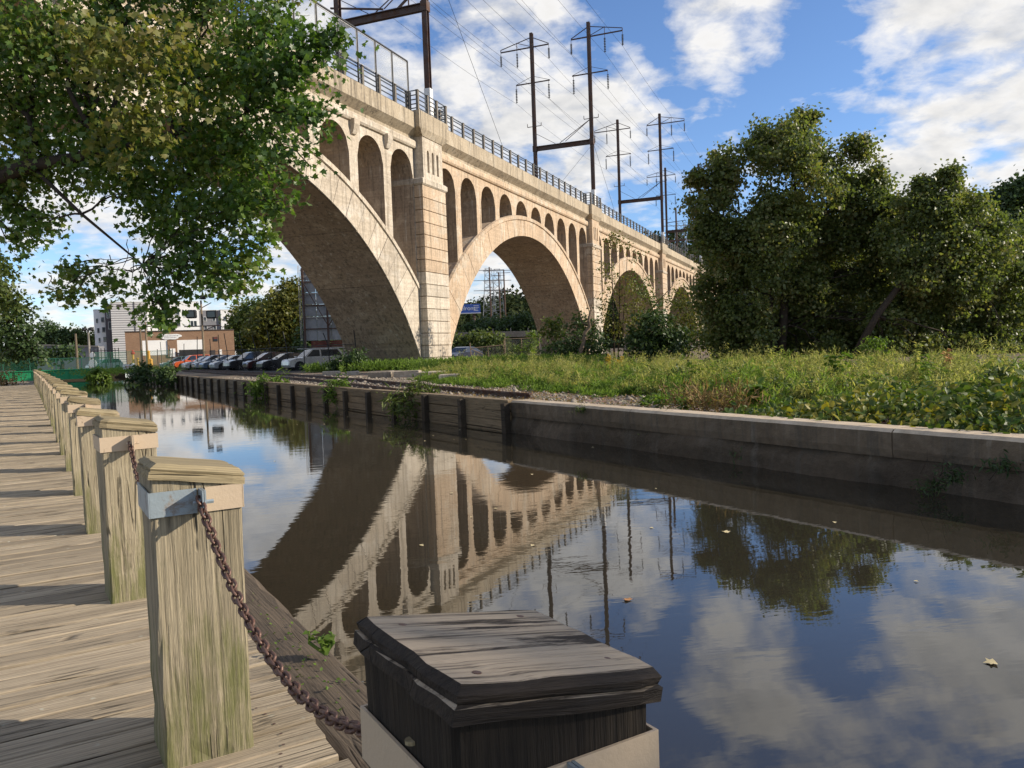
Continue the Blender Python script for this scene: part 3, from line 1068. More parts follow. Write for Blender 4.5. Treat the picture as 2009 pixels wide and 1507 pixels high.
    if k == -1:
        for j in range(9):
            xb = c + (j - 4) * 3.96
            MB().add([(xb + sx * w, y, z) for sx in (-1, 1) for w, y, z in ((0.30, 0.9, 15.42), (0.30, 0.50, 15.42), (0.30, 0.50, 15.12), (0.24, 0.60, 14.85), (0.20, 0.74, 14.55), (0.20, 0.9, 14.5))],
                     [(0, 1, 2, 3, 4, 5), (11, 10, 9, 8, 7, 6)] + [(i, 6 + i, 6 + (i + 1) % 6, (i + 1) % 6) for i in range(6)]).build('bracket', face, viaduct)
MB().box((PC(1.5), 3.75, 16.4), (PER * 6 + 4, 5.6, 0.5)).build('deck', 'asphalt', viaduct)

# piers with coursed blocks
blk = MB().box((0, 3.75, 0.41), (3.56, 7.1, 0.82), 0, 0.022).mesh('block')
blk.materials.append(M['concrete_peach'])
blk_g = blk.copy()
blk_g.materials.clear()
blk_g.materials.append(M['concrete_grey'])
for k in range(-1, 6):
    x = PC(k)
    face = 'concrete_peach'
    pier = MB().box((x, 3.75, 6.2), (3.30, 6.84, 13.2)).build('pier', face, viaduct)
    for i in range(15):
        b_ = link('block', blk_g if i < 8 else blk, None, pier)
        b_.location = (x, random.uniform(-0.008, 0.008), -0.1 + 0.86 * i)
    MB().box((x, 3.75, 13.02), (3.82, 7.34, 0.5), 0, 0.10).build('pier_ledge', 'concrete_grey', pier)
    # upper shaft with three slots
    mb = MB()
    sl = [x - 0.72, x, x + 0.72]
    colz = [x - 1.5]
    for s_ in sl:
        colz += [s_ - 0.16 + 0.32 * i / 6 for i in range(7)]
    colz.append(x + 1.5)
    for a, b_ in zip(colz[:-1], colz[1:]):
        mid = (a + b_) / 2
        s_ = min(sl, key=lambda q: abs(q - mid))
        if abs(mid - s_) < 0.16:
            h0 = 15.15 + math.sqrt(max(0.16 ** 2 - (a - s_) ** 2, 0))
            h1 = 15.15 + math.sqrt(max(0.16 ** 2 - (b_ - s_) ** 2, 0))
            mb.add([(a, 0.22, h0), (b_, 0.22, h1), (b_, 0.22, 16.4), (a, 0.22, 16.4)], [(0, 1, 2, 3)])
            mb.add([(a, 0.22, 13.2), (b_, 0.22, 13.2), (b_, 0.22, 13.75), (a, 0.22, 13.75)], [(0, 1, 2, 3)])
            mb.add([(a, 0.22, h0), (b_, 0.22, h1), (b_, 0.5, h1), (a, 0.5, h0)], [(3, 2, 1, 0)])
            mb.add([(a, 0.22, 13.75), (b_, 0.22, 13.75), (b_, 0.5, 13.75), (a, 0.5, 13.75)], [(0, 1, 2, 3)])
        else:
            mb.add([(a, 0.22, 13.2), (b_, 0.22, 13.2), (b_, 0.22, 16.4), (a, 0.22, 16.4)], [(0, 1, 2, 3)])
    for s_ in sl:
        for q in (-0.16, 0.16):
            mb.add([(s_ + q, 0.22, 13.75), (s_ + q, 0.5, 13.75), (s_ + q, 0.5, 15.15), (s_ + q, 0.22, 15.15)], [(0, 1, 2, 3)])
    mb.box((x, 3.9, 14.8), (2.99, 6.8, 3.2))
    mb.box((x - 1.49, 0.42, 14.8), (0.02, 0.38, 3.19)).box((x + 1.49, 0.42, 14.8), (0.02, 0.38, 3.19))
    mb.build('upper_shaft', 'concrete_grey' if k <= 0 else face, pier)
    mb = MB()
    lo, hi = (1.55, 0.16), (2.25, -0.02)
    v = []
    for (hw, y), z in ((lo, 16.15), (hi, 16.62), (hi, 17.76), ):
        v += [(x - hw, y, z), (x + hw, y, z), (x + hw, 1.0, z), (x - hw, 1.0, z)]
    fcs = [(3, 2, 1, 0), (8, 9, 10, 11)] + [(l * 4 + j, l * 4 + (j + 1) % 4, l * 4 + 4 + (j + 1) % 4, l * 4 + 4 + j) for l in range(2) for j in range(4)]
    mb.add(v, fcs)
    mb.build('refuge_parapet', 'concrete_parapet', pier)
    MB().box((x, 7.1, 16.9), (4.5, 0.9, 1.6)).build('far_refuge', 'concrete_parapet', pier)

# railings
post_me = MB().box((0, 0, 0.67), (0.20, 0.16, 1.34)).box((0, 0, 1.36), (0.24, 0.2, 0.04)).mesh('rail_post')
post_me.materials.append(M['rail_post'])
for k in range(-1, 5):
    a, b_ = PC(k) + 2.3, PC(k + 1) - 2.3
    n = 19
    mb = MB()
    for z in (17.78, 18.10, 18.42, 18.74, 18.92):
        mb.bar((a, 0.66, z), (b_, 0.66, z), 0.05, 0.07 if z > 18.9 else 0.06)
    rl = mb.build('railing', 'rail_blue', viaduct)
    for i in range(n + 1):
        p_ = link('rail_post', post_me, None, rl)
        p_.location = (a + (b_ - a) * i / n, 0.66, 17.6)
    MB().bar((a, 6.9, 18.6), (b_, 6.9, 18.6), 0.05).bar((a, 6.9, 18.1), (b_, 6.9, 18.1), 0.05).build('far_rail', 'rail_blue', viaduct)
for k in range(-1, 6):
    x = PC(k)
    mb = MB()
    cor = [(x - 2.15, 0.95), (x - 2.15, 0.12), (x + 2.15, 0.12), (x + 2.15, 0.95)]
    for z in (17.92, 18.2, 18.5, 18.8, 19.1):
        for p, q in zip(cor[:-1], cor[1:]):
            mb.bar((*p, z), (*q, z), 0.05, 0.06)
    rl = mb.build('refuge_railing', 'rail_blue', viaduct)
    for p in cor + [(x - 0.7, 0.12), (x + 0.7, 0.12)]:
        q = link('rail_post', post_me, None, rl)
        q.location = (*p, 17.74)

# tall mesh fence on the left span
fe = thing('mesh_fence', 'tall framed mesh fence on the bridge parapet above the left arch', 'fence', BR_O, BR_A)
fpan = MB().add([(0.09, 0, 1.34), (1.99, 0, 1.34), (1.99, 0, 3.2), (0.09, 0, 3.2)], [(0, 1, 2, 3)]).mesh('mesh_panel')
fpan.materials.append(M['mesh_bridge'])
ffr = MB()
for a, b_ in (((0.09, 1.32), (1.99, 1.32)), ((0.09, 3.22), (1.99, 3.22)), ((0.09, 1.32), (0.09, 3.22)), ((1.99, 1.32), (1.99, 3.22))):
    ffr.bar((a[0], 0, a[1]), (b_[0], 0, b_[1]), 0.035)
ffm = ffr.mesh('panel_frame')
ffm.materials.append(M['galvanised'])
fpo = MB().box((0, 0, 1.66), (0.09, 0.09, 3.32)).mesh('fence_post')
fpo.materials.append(M['fence_dark'])
t = PC(0) - 2.7
for i in range(17):
    o_ = link('fence_post', fpo, None, fe)
    o_.location = (t - 2.08 * i, 0.50, 17.6)
    if i:
        o_ = link('mesh_panel', fpan, None, fe)
        o_.location = (t - 2.08 * i, 0.50, 17.6)
        o_ = link('panel_frame', ffm, None, fe)
        o_.location = (t - 2.08 * i, 0.50, 17.6)
MB().bar((t - 2.08 * 16, 0.5, 20.93), (t, 0.5, 20.93), 0.08).build('top_rail', 'fence_dark', fe)

# ------------------------------------------------------------------ catenary frames
ins_prof_s = [(0.02, 0.0)]
z_ = 0
for i in range(9):
    ins_prof_s += [(0.05, -z_ - 0.02), (0.15, -z_ - 0.06), (0.05, -z_ - 0.10)]
    z_ += 0.14
ins_prof_s += [(0.02, -z_ - 0.05)]
ins_me = MB().lathe((0, 0, 0), ins_prof_s, 7).mesh('insulator')
ins_me.materials.append(M['insulator'])
NEAR_ARMS = [(-4.1, 37.9, 1.0), (-1.95, 37.9, 1.35), (2.2, 37.9, 1.0), (-2.2, 33.6, 1.35), (2.05, 33.6, 1.35)]
WIRES = {}
QN, QF = 0.35, 7.6
frame_lab = ['', 'brown steel power frame above the nearest pier, cut by the top edge', 'tall brown steel power frame with two poles above the second pier', 'steel power frame with two poles above the third pier',
             'distant steel power frame above the fourth pier, half behind the tree', 'farthest steel power frame above the fifth pier behind the tree']
for k in range(0, 5):
    x = PC(k)
    fr_ = thing('catenary_tower', frame_lab[k + 1], 'power pole', bw(x, 0, 0), BR_A, 'power frames on the bridge')
    for side, q0 in ((1, QN), (-1, QF)):
        mb = MB()
        for f_ in (-0.17, 0.17):
            mb.bar((f_, q0, 17.0), (f_, q0, 39.6), 0.05, 0.40, (0, 1, 0))
        mb.bar((0, q0, 17.0), (0, q0, 39.6), 0.34, 0.04, (0, 1, 0))
        mb.build('pole', 'steel_brown', fr_)
        if side == 1:
            MB().box((0, q0, 18.5), (0.46, 0.46, 2.6)).build('pole_foot', 'steel_white', fr_)
        mb = MB()
        tip_o, tip_i = q0 - side * 4.1, q0 + side * 2.2
        mb.bar((0, tip_o, 37.9), (0, tip_i, 37.9), 0.13).bar((0, q0, 39.1), (0, tip_o, 38.2), 0.08).bar((0, q0, 39.1), (0, tip_i, 38.0), 0.08)
        mb.bar((0, tip_o, 37.9), (0, tip_o, 38.2), 0.08).bar((0, q0 - side * 1.95, 37.9), (0, q0 - side * 1.95, 38.75), 0.06).bar((0, q0 - side * 1.95, 38.7), (0, q0, 37.95), 0.06)
        mb.build('cross_arm', 'steel_brown', fr_)
        mb = MB()
        mb.bar((0, q0 - 2.2, 33.6), (0, q0 + 2.2, 33.6), 0.12).bar((0, q0, 34.4), (0, q0 - 2.2, 33.65), 0.04).bar((0, q0, 34.4), (0, q0 + 2.2, 33.65), 0.04)
        mb.build('cross_arm', 'steel_brown', fr_)
        mb = MB()
        mb.bar((0, q0 - 0.9, 28.3), (0, q0 + 0.9, 28.3), 0.07).bar((0, q0 - 0.9, 28.3), (0, q0 - 0.9, 28.7), 0.06).bar((0, q0 + 0.9, 28.3), (0, q0 + 0.9, 28.7), 0.06)
        mb.build('bracket_arm', 'steel_brown', fr_)
        for j, (dq, z, ls) in enumerate(NEAR_ARMS):
            q = q0 + side * dq
            o_ = link('insulator', ins_me, None, fr_)
            o_.location = (0, q, z - 0.45)
            o_.scale = (1, 1, ls)
            MB().bar((0, q, z), (0, q, z - 0.46), 0.04).build('hanger', 'steel_brown', fr_)
            WIRES.setdefault((side, j), []).append(bw(x, q, z - 0.5 - 1.3 * ls))
    zb = 25.3
    mb = MB()
    mb.bar((0, QN, zb), (0, QF, zb), 0.34, 0.06).bar((0, QN, zb + 0.5), (0, QF, zb + 0.5), 0.34, 0.06).bar((0, QN, zb + 0.25), (0, QF, zb + 0.25), 0.05, 0.5)
    mb.box((0, QN, zb + 0.25), (0.55, 0.5, 0.7)).box((0, QF, zb + 0.25), (0.5, 0.5, 0.7))
    mb.build('cross_beam', 'steel_brown', fr_)
    mb = MB()
    mid = (QN + QF) / 2 + 0.4
    mb.bar((0, QN, zb + 3.0), (0, mid - 0.7, zb + 0.7), 0.06).bar((0, QN, zb + 3.0), (0, mid, zb + 0.6), 0.06).bar((0, QF, zb + 2.2), (0, mid + 0.6, zb + 0.6), 0.05)
    if k == 0:
        mb.bar((0, QN + 2.2, zb + 0.5), (0, QN + 0.1, zb + 2.0), 0.14).bar((0, QN + 1.3, zb + 0.5), (0, QN + 1.3, zb + 1.2), 0.08)
        mb.bar((0, QN + 3.4, zb + 0.7), (0, QF + 0.6, zb + 1.6), 0.12)
    mb.build('tie_rod', 'steel_brown', fr_)

for (side, j), pts in WIRES.items():
    first = pts[0] - BX * PER
    allp = [first] + pts + [pts[-1] + BX * PER]
    path = []
    for a, b_ in zip(allp[:-1], allp[1:]):
        for i in range(10):
            f = i / 10
            p = a.lerp(b_, f)
            p.z -= 4 * 0.55 * f * (1 - f)
            path.append(p)
    path.append(allp[-1])
    w = MB().tube(path, 0.017 if j < 3 else 0.014, 4).build('power_cable', 'wire')
    tag(w, f"{['upper outer', 'upper middle', 'upper inner', 'lower outer', 'lower inner'][j]} power cable on the {'near' if side == 1 else 'far'} row of bridge poles", 'cable', 'power cables above the bridge')
# guy wires seen beside the frames
for i, (a, b_) in enumerate([((PC(0) + 0.2, 0.4, 31.0), (PC(0) + 15.0, 0.8, 18.9)), ((PC(1) - 0.2, 0.4, 25.0), (PC(1) - 11.0, 0.8, 18.8)), ((PC(1) + 0.2, 0.4, 26.0), (PC(1) + 12, 0.8, 18.8))]):
    w = MB().tube([bw(*a), bw(*b_)], 0.02, 4).build('guy_wire', 'wire')
    tag(w, ['slanting guy wire right of the nearest bridge pole', 'slanting guy wire left of the second pier pole', 'slanting guy wire right of the second pier pole'][i], 'wire')

# floodlight mast behind the tall fence
fm = thing('floodlight_mast', 'small floodlight mast poking above the mesh fence by the tree', 'floodlight', bw(-9.6, 5.0, 17.0), BR_A)
MB().box((0, 0, 3.3), (0.16, 0.16, 6.6)).build('pole', 'steel_brown', fm)
MB().box((0, 0, 6.4), (0.6, 0.6, 0.9), 0, 0.04).build('control_box', 'steel_brown', fm)
MB().bar((0, -0.3, 6.2), (0.3, -1.6, 6.7), 0.08).bar((0.15, -0.9, 6.5), (0.1, -1.0, 7.2), 0.06).build('arm', 'steel_brown', fm)
for q in ((0.3, -1.7, 6.75), (0.1, -1.0, 7.3)):
    MB().lathe(q, [(0.12, -0.2), (0.26, -0.1), (0.28, 0.12), (0.1, 0.22)], 10, 'Y').build('lamp_head', 'black_steel', fm)

# ------------------------------------------------------------------ far bank wall
cw = thing('canal_wall', 'stained concrete canal wall with sunlit coping along the right bank', 'wall', bank(0, 0, 0), CANAL_RZ)
# local x along the canal, local y = -e (towards the water)
for i, (a, b_) in enumerate([(-40, -22), (-22, -12), (-12, -4.2), (-4.2, 1.4), (1.4, 6.0), (6.0, 9.75)]):
    mb = MB()
    n = max(6, int((b_ - a) / 0.25))
    xs = np.linspace(a + 0.006, b_ - 0.006, n)
    prof = [(-0.42, -0.10), (-0.42, 0.200), (-0.05, 0.205), (0.0, 0.165), (0.0, -0.03), (-0.02, -0.12)]
    vv = []
    for x in xs:
        for j, (y, z) in enumerate(prof):
            chip = 0.02 if (j in (2, 3) and random.random() < 0.05) else 0
            vv.append((x, y + random.gauss(0, 0.003) - chip, z + random.gauss(0, 0.0015)))
    m_ = len(prof)
    ff = [(p * m_ + j, p * m_ + j + 1, (p + 1) * m_ + j + 1, (p + 1) * m_ + j) for p in range(n - 1) for j in range(m_ - 1)]
    ff += [tuple(range(m_)), tuple((n - 1) * m_ + j for j in reversed(range(m_)))]
    mb.add(vv, ff)
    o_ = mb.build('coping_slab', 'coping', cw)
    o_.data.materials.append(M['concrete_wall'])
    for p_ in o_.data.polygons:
        if abs(p_.normal.z) < 0.35:  # upright faces stained and darker; the top's sunlight is in its paler colour
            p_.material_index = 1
mb = MB()
xs = np.linspace(-40, 9.75, 330)
zs = [-0.10, -0.16, -0.24, -0.32, -0.40, -0.5, -1.0, -1.7]
vv = []
for x in xs:
    for z in zs:
        step = 0.05 if z < -0.2 else 0.0
        bulge = 0.05 * math.sin(x * 1.7) * math.sin(x * 0.6 + z * 5)
        vv.append((x, -0.05 + step + (bulge + random.gauss(0, 0.014)) * (1 if z < -0.12 else 0.2), z))
m_ = len(zs)
mb.add(vv, [(p * m_ + j, p * m_ + j + 1, (p + 1) * m_ + j + 1, (p + 1) * m_ + j) for p in range(len(xs) - 1) for j in range(m_ - 1)])
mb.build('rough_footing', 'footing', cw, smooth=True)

tw = thing('timber_wall', 'old timber plank retaining wall along the far canal bank', 'wall', bank(9.8, 0, 0), CANAL_RZ)
NB, BS = 31, 1.92
pl_me = []
for v_ in range(4):
    mb = MB()
    mb.box((BS / 2, 0, 0), (BS - 0.01, 0.07, 0.185), 0, 0.012)
    me_ = mb.mesh('plank')
    for vert in me_.vertices:
        vert.co.y += random.gauss(0, 0.006)
        vert.co.z += random.gauss(0, 0.006)
    me_.materials.append(M['wood_lagging'])
    pl_me.append(me_)
pile_me = MB().box((0, 0.10, -0.65), (0.15, 0.13, 1.66), 0, 0.012).mesh('pile')
pile_me.materials.append(M['wood_dark'])
for i in range(NB + 1):
    o_ = link('pile', pile_me, None, tw)
    o_.location = (i * BS, 0, random.uniform(-0.03, 0.03))
    o_.rotation_euler = (0, random.gauss(0, 0.02), 0)
    o_.location.z += random.uniform(-0.06, 0.02)
    if i < NB:
        for r_ in range(4):
            o_ = link('plank', pl_me[(i + r_) % 4], None, tw)
            o_.location = (i * BS, random.uniform(-0.015, 0.015), 0.075 - 0.195 * r_)
            o_.rotation_euler = (0, random.gauss(0, 0.004), 0)
MB().box((NB * BS / 2, -0.10, -0.75), (NB * BS, 0.1, 1.5)).build('backing', 'wood_dark', tw)
for i in range(NB):
    MB().box((i * BS + BS / 2, -0.10 + random.uniform(-0.01, 0.01), 0.185 + random.uniform(-0.006, 0.006)), (BS - 0.015, 0.26, 0.05), 0, 0.006).build('top_plank', 'wood_lagging', tw)

# ------------------------------------------------------------------ boardwalk
E_ANG = math.atan2(E.y, E.x)
PB = Vector((-1.12, 2.43, 0))             # front-left foot of the second post


def deck(s, e, z=0.0):
    p = PB + U * s + E * e
    return Vector((p.x, p.y, z))


bwk = thing('boardwalk', 'weathered grey plank boardwalk running along the canal', 'boardwalk', deck(0, 0, 0), E_ANG)
del bwk['category']
del bwk['label']
bwk['kind'] = 'structure'
PW = 0.158
plk = []
for v_ in range(8):
    mb = MB()
    segs = 10
    vv = []
    xs = np.linspace(-3.6, 0.49, segs)
    wa, wb = random.uniform(-0.004, 0.004), random.uniform(-0.004, 0.004)
    for i, x in enumerate(xs):
        dz = 0.003 * math.sin(i * 0.7 + v_)
        ea, eb = random.gauss(0, 0.0018), random.gauss(0, 0.0018)
        h = PW / 2 - 0.0095
        vv += [(x, -h + ea, -0.045), (x, -h + ea, -0.006 + dz), (x, -h + 0.006 + ea, dz), (x, h - 0.006 + eb, dz), (x, h + eb, -0.006 + dz), (x, h + eb, -0.045)]
    ff = [(p * 6 + j, p * 6 + j + 1, (p + 1) * 6 + j + 1, (p + 1) * 6 + j) for p in range(segs - 1) for j in range(5)]
    ff += [tuple(range(6)), tuple((segs - 1) * 6 + j for j in reversed(range(6)))]
    mb.add(vv, ff)
    nf = len(mb.f)
    for xn in (-3.2, -2.0, -0.8, 0.35):
        for yn in (-0.045, 0.045):
            xq, yq = xn + random.gauss(0, 0.012), yn + random.gauss(0, 0.006)
            mb.add([(xq + 0.006 * math.cos(q * 1.047), yq + 0.006 * math.sin(q * 1.047), 0.0042) for q in range(6)], [tuple(range(6))])
    me_ = mb.mesh('plank')
    me_.materials.append(M['wood_plank'])
    me_.materials.append(M['chain_rust'])
    for q in range(nf, len(me_.polygons)):
        me_.polygons[q].material_index = 1
    plk.append(me_)
rest = MB()
for i in range(400):
    s = -3.0 + i * PW
    if i < 300:
        o_ = link('plank', plk[random.randrange(8)], None, bwk)
        o_.location = (random.uniform(-0.012, 0.012), s, random.uniform(-0.006, 0.003))
        o_.rotation_euler = (random.gauss(0, 0.014), random.gauss(0, 0.0008), random.gauss(0, 0.0016))
    else:
        rest.box((-1.55, s, -0.02 + random.uniform(-0.003, 0.002)), (4.08, PW - 0.01, 0.045))
rest.build('far_planks', 'wood_plank', bwk, kind='stuff')
for x in (-3.2, -2.0, -0.8, 0.35):
    MB().box((x, 28, -0.17), (0.1, 64, 0.24)).build('joist', 'wood_dark', bwk)
# dark heavy timber along the water's edge
mb = MB()
xs = np.arange(-6, 60, 0.22)
vv = []
for i, x in enumerate(xs):
    w = 0.006
    for (y, z) in ((0.0, -0.38), (0.0, -0.045), (0.018, -0.028), (0.13, -0.024), (0.262, -0.032), (0.285, -0.052), (0.285, -0.38)):
        vv.append((x, y + random.gauss(0, w), z + random.gauss(0, w * 0.8)))
ff = [(p * 7 + j, p * 7 + j + 1, (p + 1) * 7 + j + 1, (p + 1) * 7 + j) for p in range(len(xs) - 1) for j in range(6)]
mb.add([(x, -y, z) for x, y, z in vv], [f[::-1] for f in ff])
kerb = mb.build('edge_timber', 'wood_kerb', None, deck(0, 0.50, 0), CANAL_RZ)
tag(kerb, 'dark cracked edge timber between boardwalk and water', 'timber')
# sheet piling below it
mb = MB()
mb.add([(-6, -0.24, -0.2), (60, -0.24, -0.2), (60, -0.24, -1.7), (-6, -0.24, -1.7)], [(0, 1, 2, 3)])
mb.build('edge_piling', 'wood_dark', kerb)

# ------------------------------------------------------------------ posts and chains
PS = 0.268


def ordinal(n):
    w = ['nearest', 'second', 'third', 'fourth', 'fifth', 'sixth', 'seventh', 'eighth', 'ninth', 'tenth']
    if n < 10:
        return w[n]
    return f'{n + 1}th' if n + 1 not in (21, 22, 23) else {21: '21st', 22: '22nd', 23: '23rd'}[n + 1]


def cap_mesh(half, th, cham, layers):
    mb = MB()
    levels = [(half, 0.0), (half, th * 0.45), (half - 0.006, th * 0.5), (half - 0.004, th * 0.55), (half - 0.002, th - cham), (half - cham * 1.2, th)] if layers else \
        [(half, 0.0), (half, th - cham), (half - cham * 1.3, th)]
    k = 7
    v = []
    wob = [random.gauss(0, 0.0016) for _ in range(4 * k)]
    for hw, z in levels:
        cs = [(-hw, -hw), (hw, -hw), (hw, hw), (-hw, hw)]
        for j in range(4):
            (x0, y0), (x1, y1) = cs[j], cs[(j + 1) % 4]
            for q in range(k):
                f = q / k
                w_ = wob[j * k + q] + random.gauss(0, 0.0008)
                rd = 0.0035 if q == 0 else 0.0
                x, y = x0 + (x1 - x0) * f, y0 + (y1 - y0) * f
                l_ = max(abs(x), abs(y))
                v.append((x * (1 - (w_ + rd) / l_), y * (1 - (w_ + rd) / l_), z + random.gauss(0, 0.0007)))
    n, m_ = len(levels), 4 * k
    f = [tuple(reversed(range(m_))), tuple((n - 1) * m_ + j for j in range(m_))] + [(l * m_ + j, l * m_ + (j + 1) % m_, (l + 1) * m_ + (j + 1) % m_, (l + 1) * m_ + j) for l in range(n - 1) for j in range(m_)]
    mb.add(v, f)
    return mb.mesh('cap')


def grid_shaft(half, h, slope, name, mat, parent):
    """four-sided shaft with slightly rounded, uneven arrises and a sloping top"""
    n = 14
    vv = []
    c_ = 0.008
    ring = [(-half + c_, -half), (half - c_, -half), (half, -half + c_), (half, half - c_), (half - c_, half), (-half + c_, half), (-half, half - c_), (-half, -half + c_)]
    for i in range(n):
        f = i / (n - 1)
        for (x, y) in ring:
            top = h - slope * (x + half)
            z = -0.35 + (top + 0.35) * f
            j = random.gauss(0, 0.0018)
            vv.append((x + j, y + random.gauss(0, 0.0018), z))
    ff = [(p * 8 + j, p * 8 + (j + 1) % 8, (p + 1) * 8 + (j + 1) % 8, (p + 1) * 8 + j) for p in range(n - 1) for j in range(8)]
    ff.append(tuple((n - 1) * 8 + j for j in range(8)))
    return MB().add(vv, ff).build(name, mat, parent)


def make_post(i, loc, h, dark=False, lean=(0, 0), twist=0.0, strap_z=0.80):
    half = PS / 2 if i else 0.145
    lab = {0: 'nearest wooden post with peeling painted cap, in shade at bottom', 1: 'second wooden post, mossy and sunlit, with grey-blue strap'}.get(
        i, f'{ordinal(i)} wooden post from the camera along the boardwalk edge')
    p = thing('boardwalk_post', lab, 'post', loc, E_ANG + twist, 'wooden posts along the boardwalk')
    p.rotation_euler = (lean[0], lean[1], E_ANG + twist)
    slope = 0.17
    th = 0.05 if i else 0.042
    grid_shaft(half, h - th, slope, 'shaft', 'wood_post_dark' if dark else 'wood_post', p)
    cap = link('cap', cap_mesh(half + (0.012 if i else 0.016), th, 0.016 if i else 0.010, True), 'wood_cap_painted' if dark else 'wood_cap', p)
    cap.location = (0, 0, h - th - slope * half)
    cap.rotation_euler = (0, math.atan(slope), random.gauss(0, 0.01))
    if i == 0:
        for q in ((-0.105, -0.11), (0.105, -0.10), (-0.11, 0.10), (0.10, 0.115)):
            o_ = MB().lathe((q[0], q[1], th), [(0.006, -0.004), (0.006, 0.0006), (0.003, 0.001)], 10).build('nail_head', 'chain_rust', cap)
        MB().lathe((-half - 0.001, -0.02, 0.78), [(0.009, -0.003), (0.009, 0.002)], 10).build('knot', 'wood_cap', p)
    # strap: four thin plates round the shaft and a flange in front
    sh, tk = 0.078, 0.0045
    mb = MB()
    z = strap_z + sh / 2
    g_ = half + tk / 2 + 0.003
    tilt = -0.02
    mb.box((g_, 0, z), (tk, 2 * g_ + tk, sh)).box((0, g_, z), (2 * g_ - tk, tk, sh))
    if i == 1:
        mb.box((g_ / 2 + 0.012, -g_, z), (g_ - 0.024, tk, sh))
    else:
        mb.box((-g_, 0, z), (tk, 2 * g_ + tk, sh)).box((0, -g_, z), (2 * g_ - tk, tk, sh))
    st = mb.build('strap', 'strap_cream', p)
    if i == 1:
        MB().box((-g_, 0, z), (tk, 2 * g_ + tk, sh)).box((-g_ / 2 - 0.0, -g_, z), (g_ - 0.003, tk, sh)).build('bare_plate', 'strap_zinc', st)
    mb = MB()
    mb.box((0.006, -g_ - 0.036, z), (0.005, 0.070, sh)).box((0.0125, -g_ - 0.036, z), (0.005, 0.070, sh))
    mb.tube([(-0.02, -g_ - 0.045, z), (0.04, -g_ - 0.045, z)], 0.007, 6)
    mb.build('flange', 'strap_zinc' if i < 2 else 'strap_cream', st)
    return p


PH = {}
for i in range(0, 30):
    if i == 0:
        fl = Vector((-0.08, 0.897, 0))
        loc = fl + E * 0.145 + U * 0.145
        loc -= E * 0.0
        h = 0.895
        PH[i] = (loc, h, 0.685)
        make_post(0, loc, h, True, strap_z=0.685)
    else:
        s = 2.03 * (i - 1)
        bend = 0.0006 * max(0, s - 12) ** 2 * 0.15
        loc = deck(s + PS / 2, PS / 2 - bend)
        h = 0.965 + (0 if i == 1 else random.gauss(0, 0.010)) - (0.01 if i > 1 else 0)
        PH[i] = (loc, h, 0.795)
        make_post(i, loc, h, False, (random.gauss(0, 0.006), random.gauss(0, 0.006)) if i > 1 else (0, 0), random.gauss(0, 0.02) if i > 1 else 0, 0.795 + (random.gauss(0, 0.008) if i > 1 else 0))

# chain links
PITCH_L = 0.0275
lk = []
for i in range(12):
    a = 2 * math.pi * i / 12
    lk.append(((0.0075 if math.cos(a) > 0 else -0.0075) + 0.0115 * math.cos(a), 0.0115 * math.sin(a), 0))
link_me = MB().tube(lk, 0.0048, 5, closed=True).mesh('link')
link_me.polygons.foreach_set('use_smooth', [True] * len(link_me.polygons))
link_me.materials.append(M['chain_rust'])
chain_lab = ['rusty chain hanging between the nearest and second posts', 'rusty chain hanging between the second and third posts', 'rusty chain hanging between the third and fourth posts', 'rusty chain hanging between the fourth and fifth posts']
for i in range(4):
    (l1, h1, z1), (l0, h0, z0) = PH[i + 1], PH[i]
    A = l1 - U * (PS / 2 + 0.055)
    A.z = z1 + 0.045
    B = l0 + U * (PS / 2 + 0.02)
    B.z = z0 + 0.03
    sag = 0.27 if i == 0 else 0.25
    ch = thing('chain', chain_lab[i], 'chain', A, 0, 'chains between the boardwalk posts')
    pts = []
    for j in range(201):
        f = j / 200
        p = A.lerp(B, f)
        p.z -= 4 * sag * f * (1 - f)
        pts.append(p)
    acc, nxt, prev_p = 0.0, 0.0, pts[0]
    cnt = 0
    for p0, p1 in zip(pts[:-1], pts[1:]):
        L = (p1 - p0).length
        while acc + L >= nxt:
            f = (nxt - acc) / L
            q = p0.lerp(p1, f)
            d_ = (p1 - p0).normalized()
            side = d_.cross(Vector((0, 0, 1))).normalized()
            up_ = side.cross(d_)
            ang = (math.pi / 4 if cnt % 2 else -math.pi / 4) + random.gauss(0, 0.12)
            n_ = side * math.cos(ang) + up_ * math.sin(ang)
            y_ = n_.cross(d_)
            o_ = link('link', link_me, None, ch)
            m4 = Matrix((d_, y_, n_)).transposed().to_4x4()
            o_.matrix_local = Matrix.Translation(q - A) @ m4
            nxt += PITCH_L
            cnt += 1
        acc += L

# teal rag and flaps caught on a post
rg = MB().add([(0, 0, 0), (0.12, 0.02, 0.01), (0.13, 0.03, -0.09), (0.06, 0.0, -0.12), (0.0, -0.02, -0.08), (0.06, -0.03, -0.04)], [(0, 1, 5), (1, 2, 5), (2, 3, 5), (3, 4, 5), (4, 0, 5)])
q = PH[5][0] - U * 0.17 - E * 0.05
rago = rg.build('cloth_scrap', 'teal_cloth', None, (q.x, q.y, 0.87))
tag(rago, 'teal scrap of cloth stuck on the sixth boardwalk post', 'cloth')

# ------------------------------------------------------------------ railway track on the far bank
def track_e(s):
    return float(np.interp(s, [10, 14.4, 20, 30, 45, 58, 80, 110], [0.36, 0.62, 1.35, 2.55, 3.6, 4.2, 4.9, 5.4]))


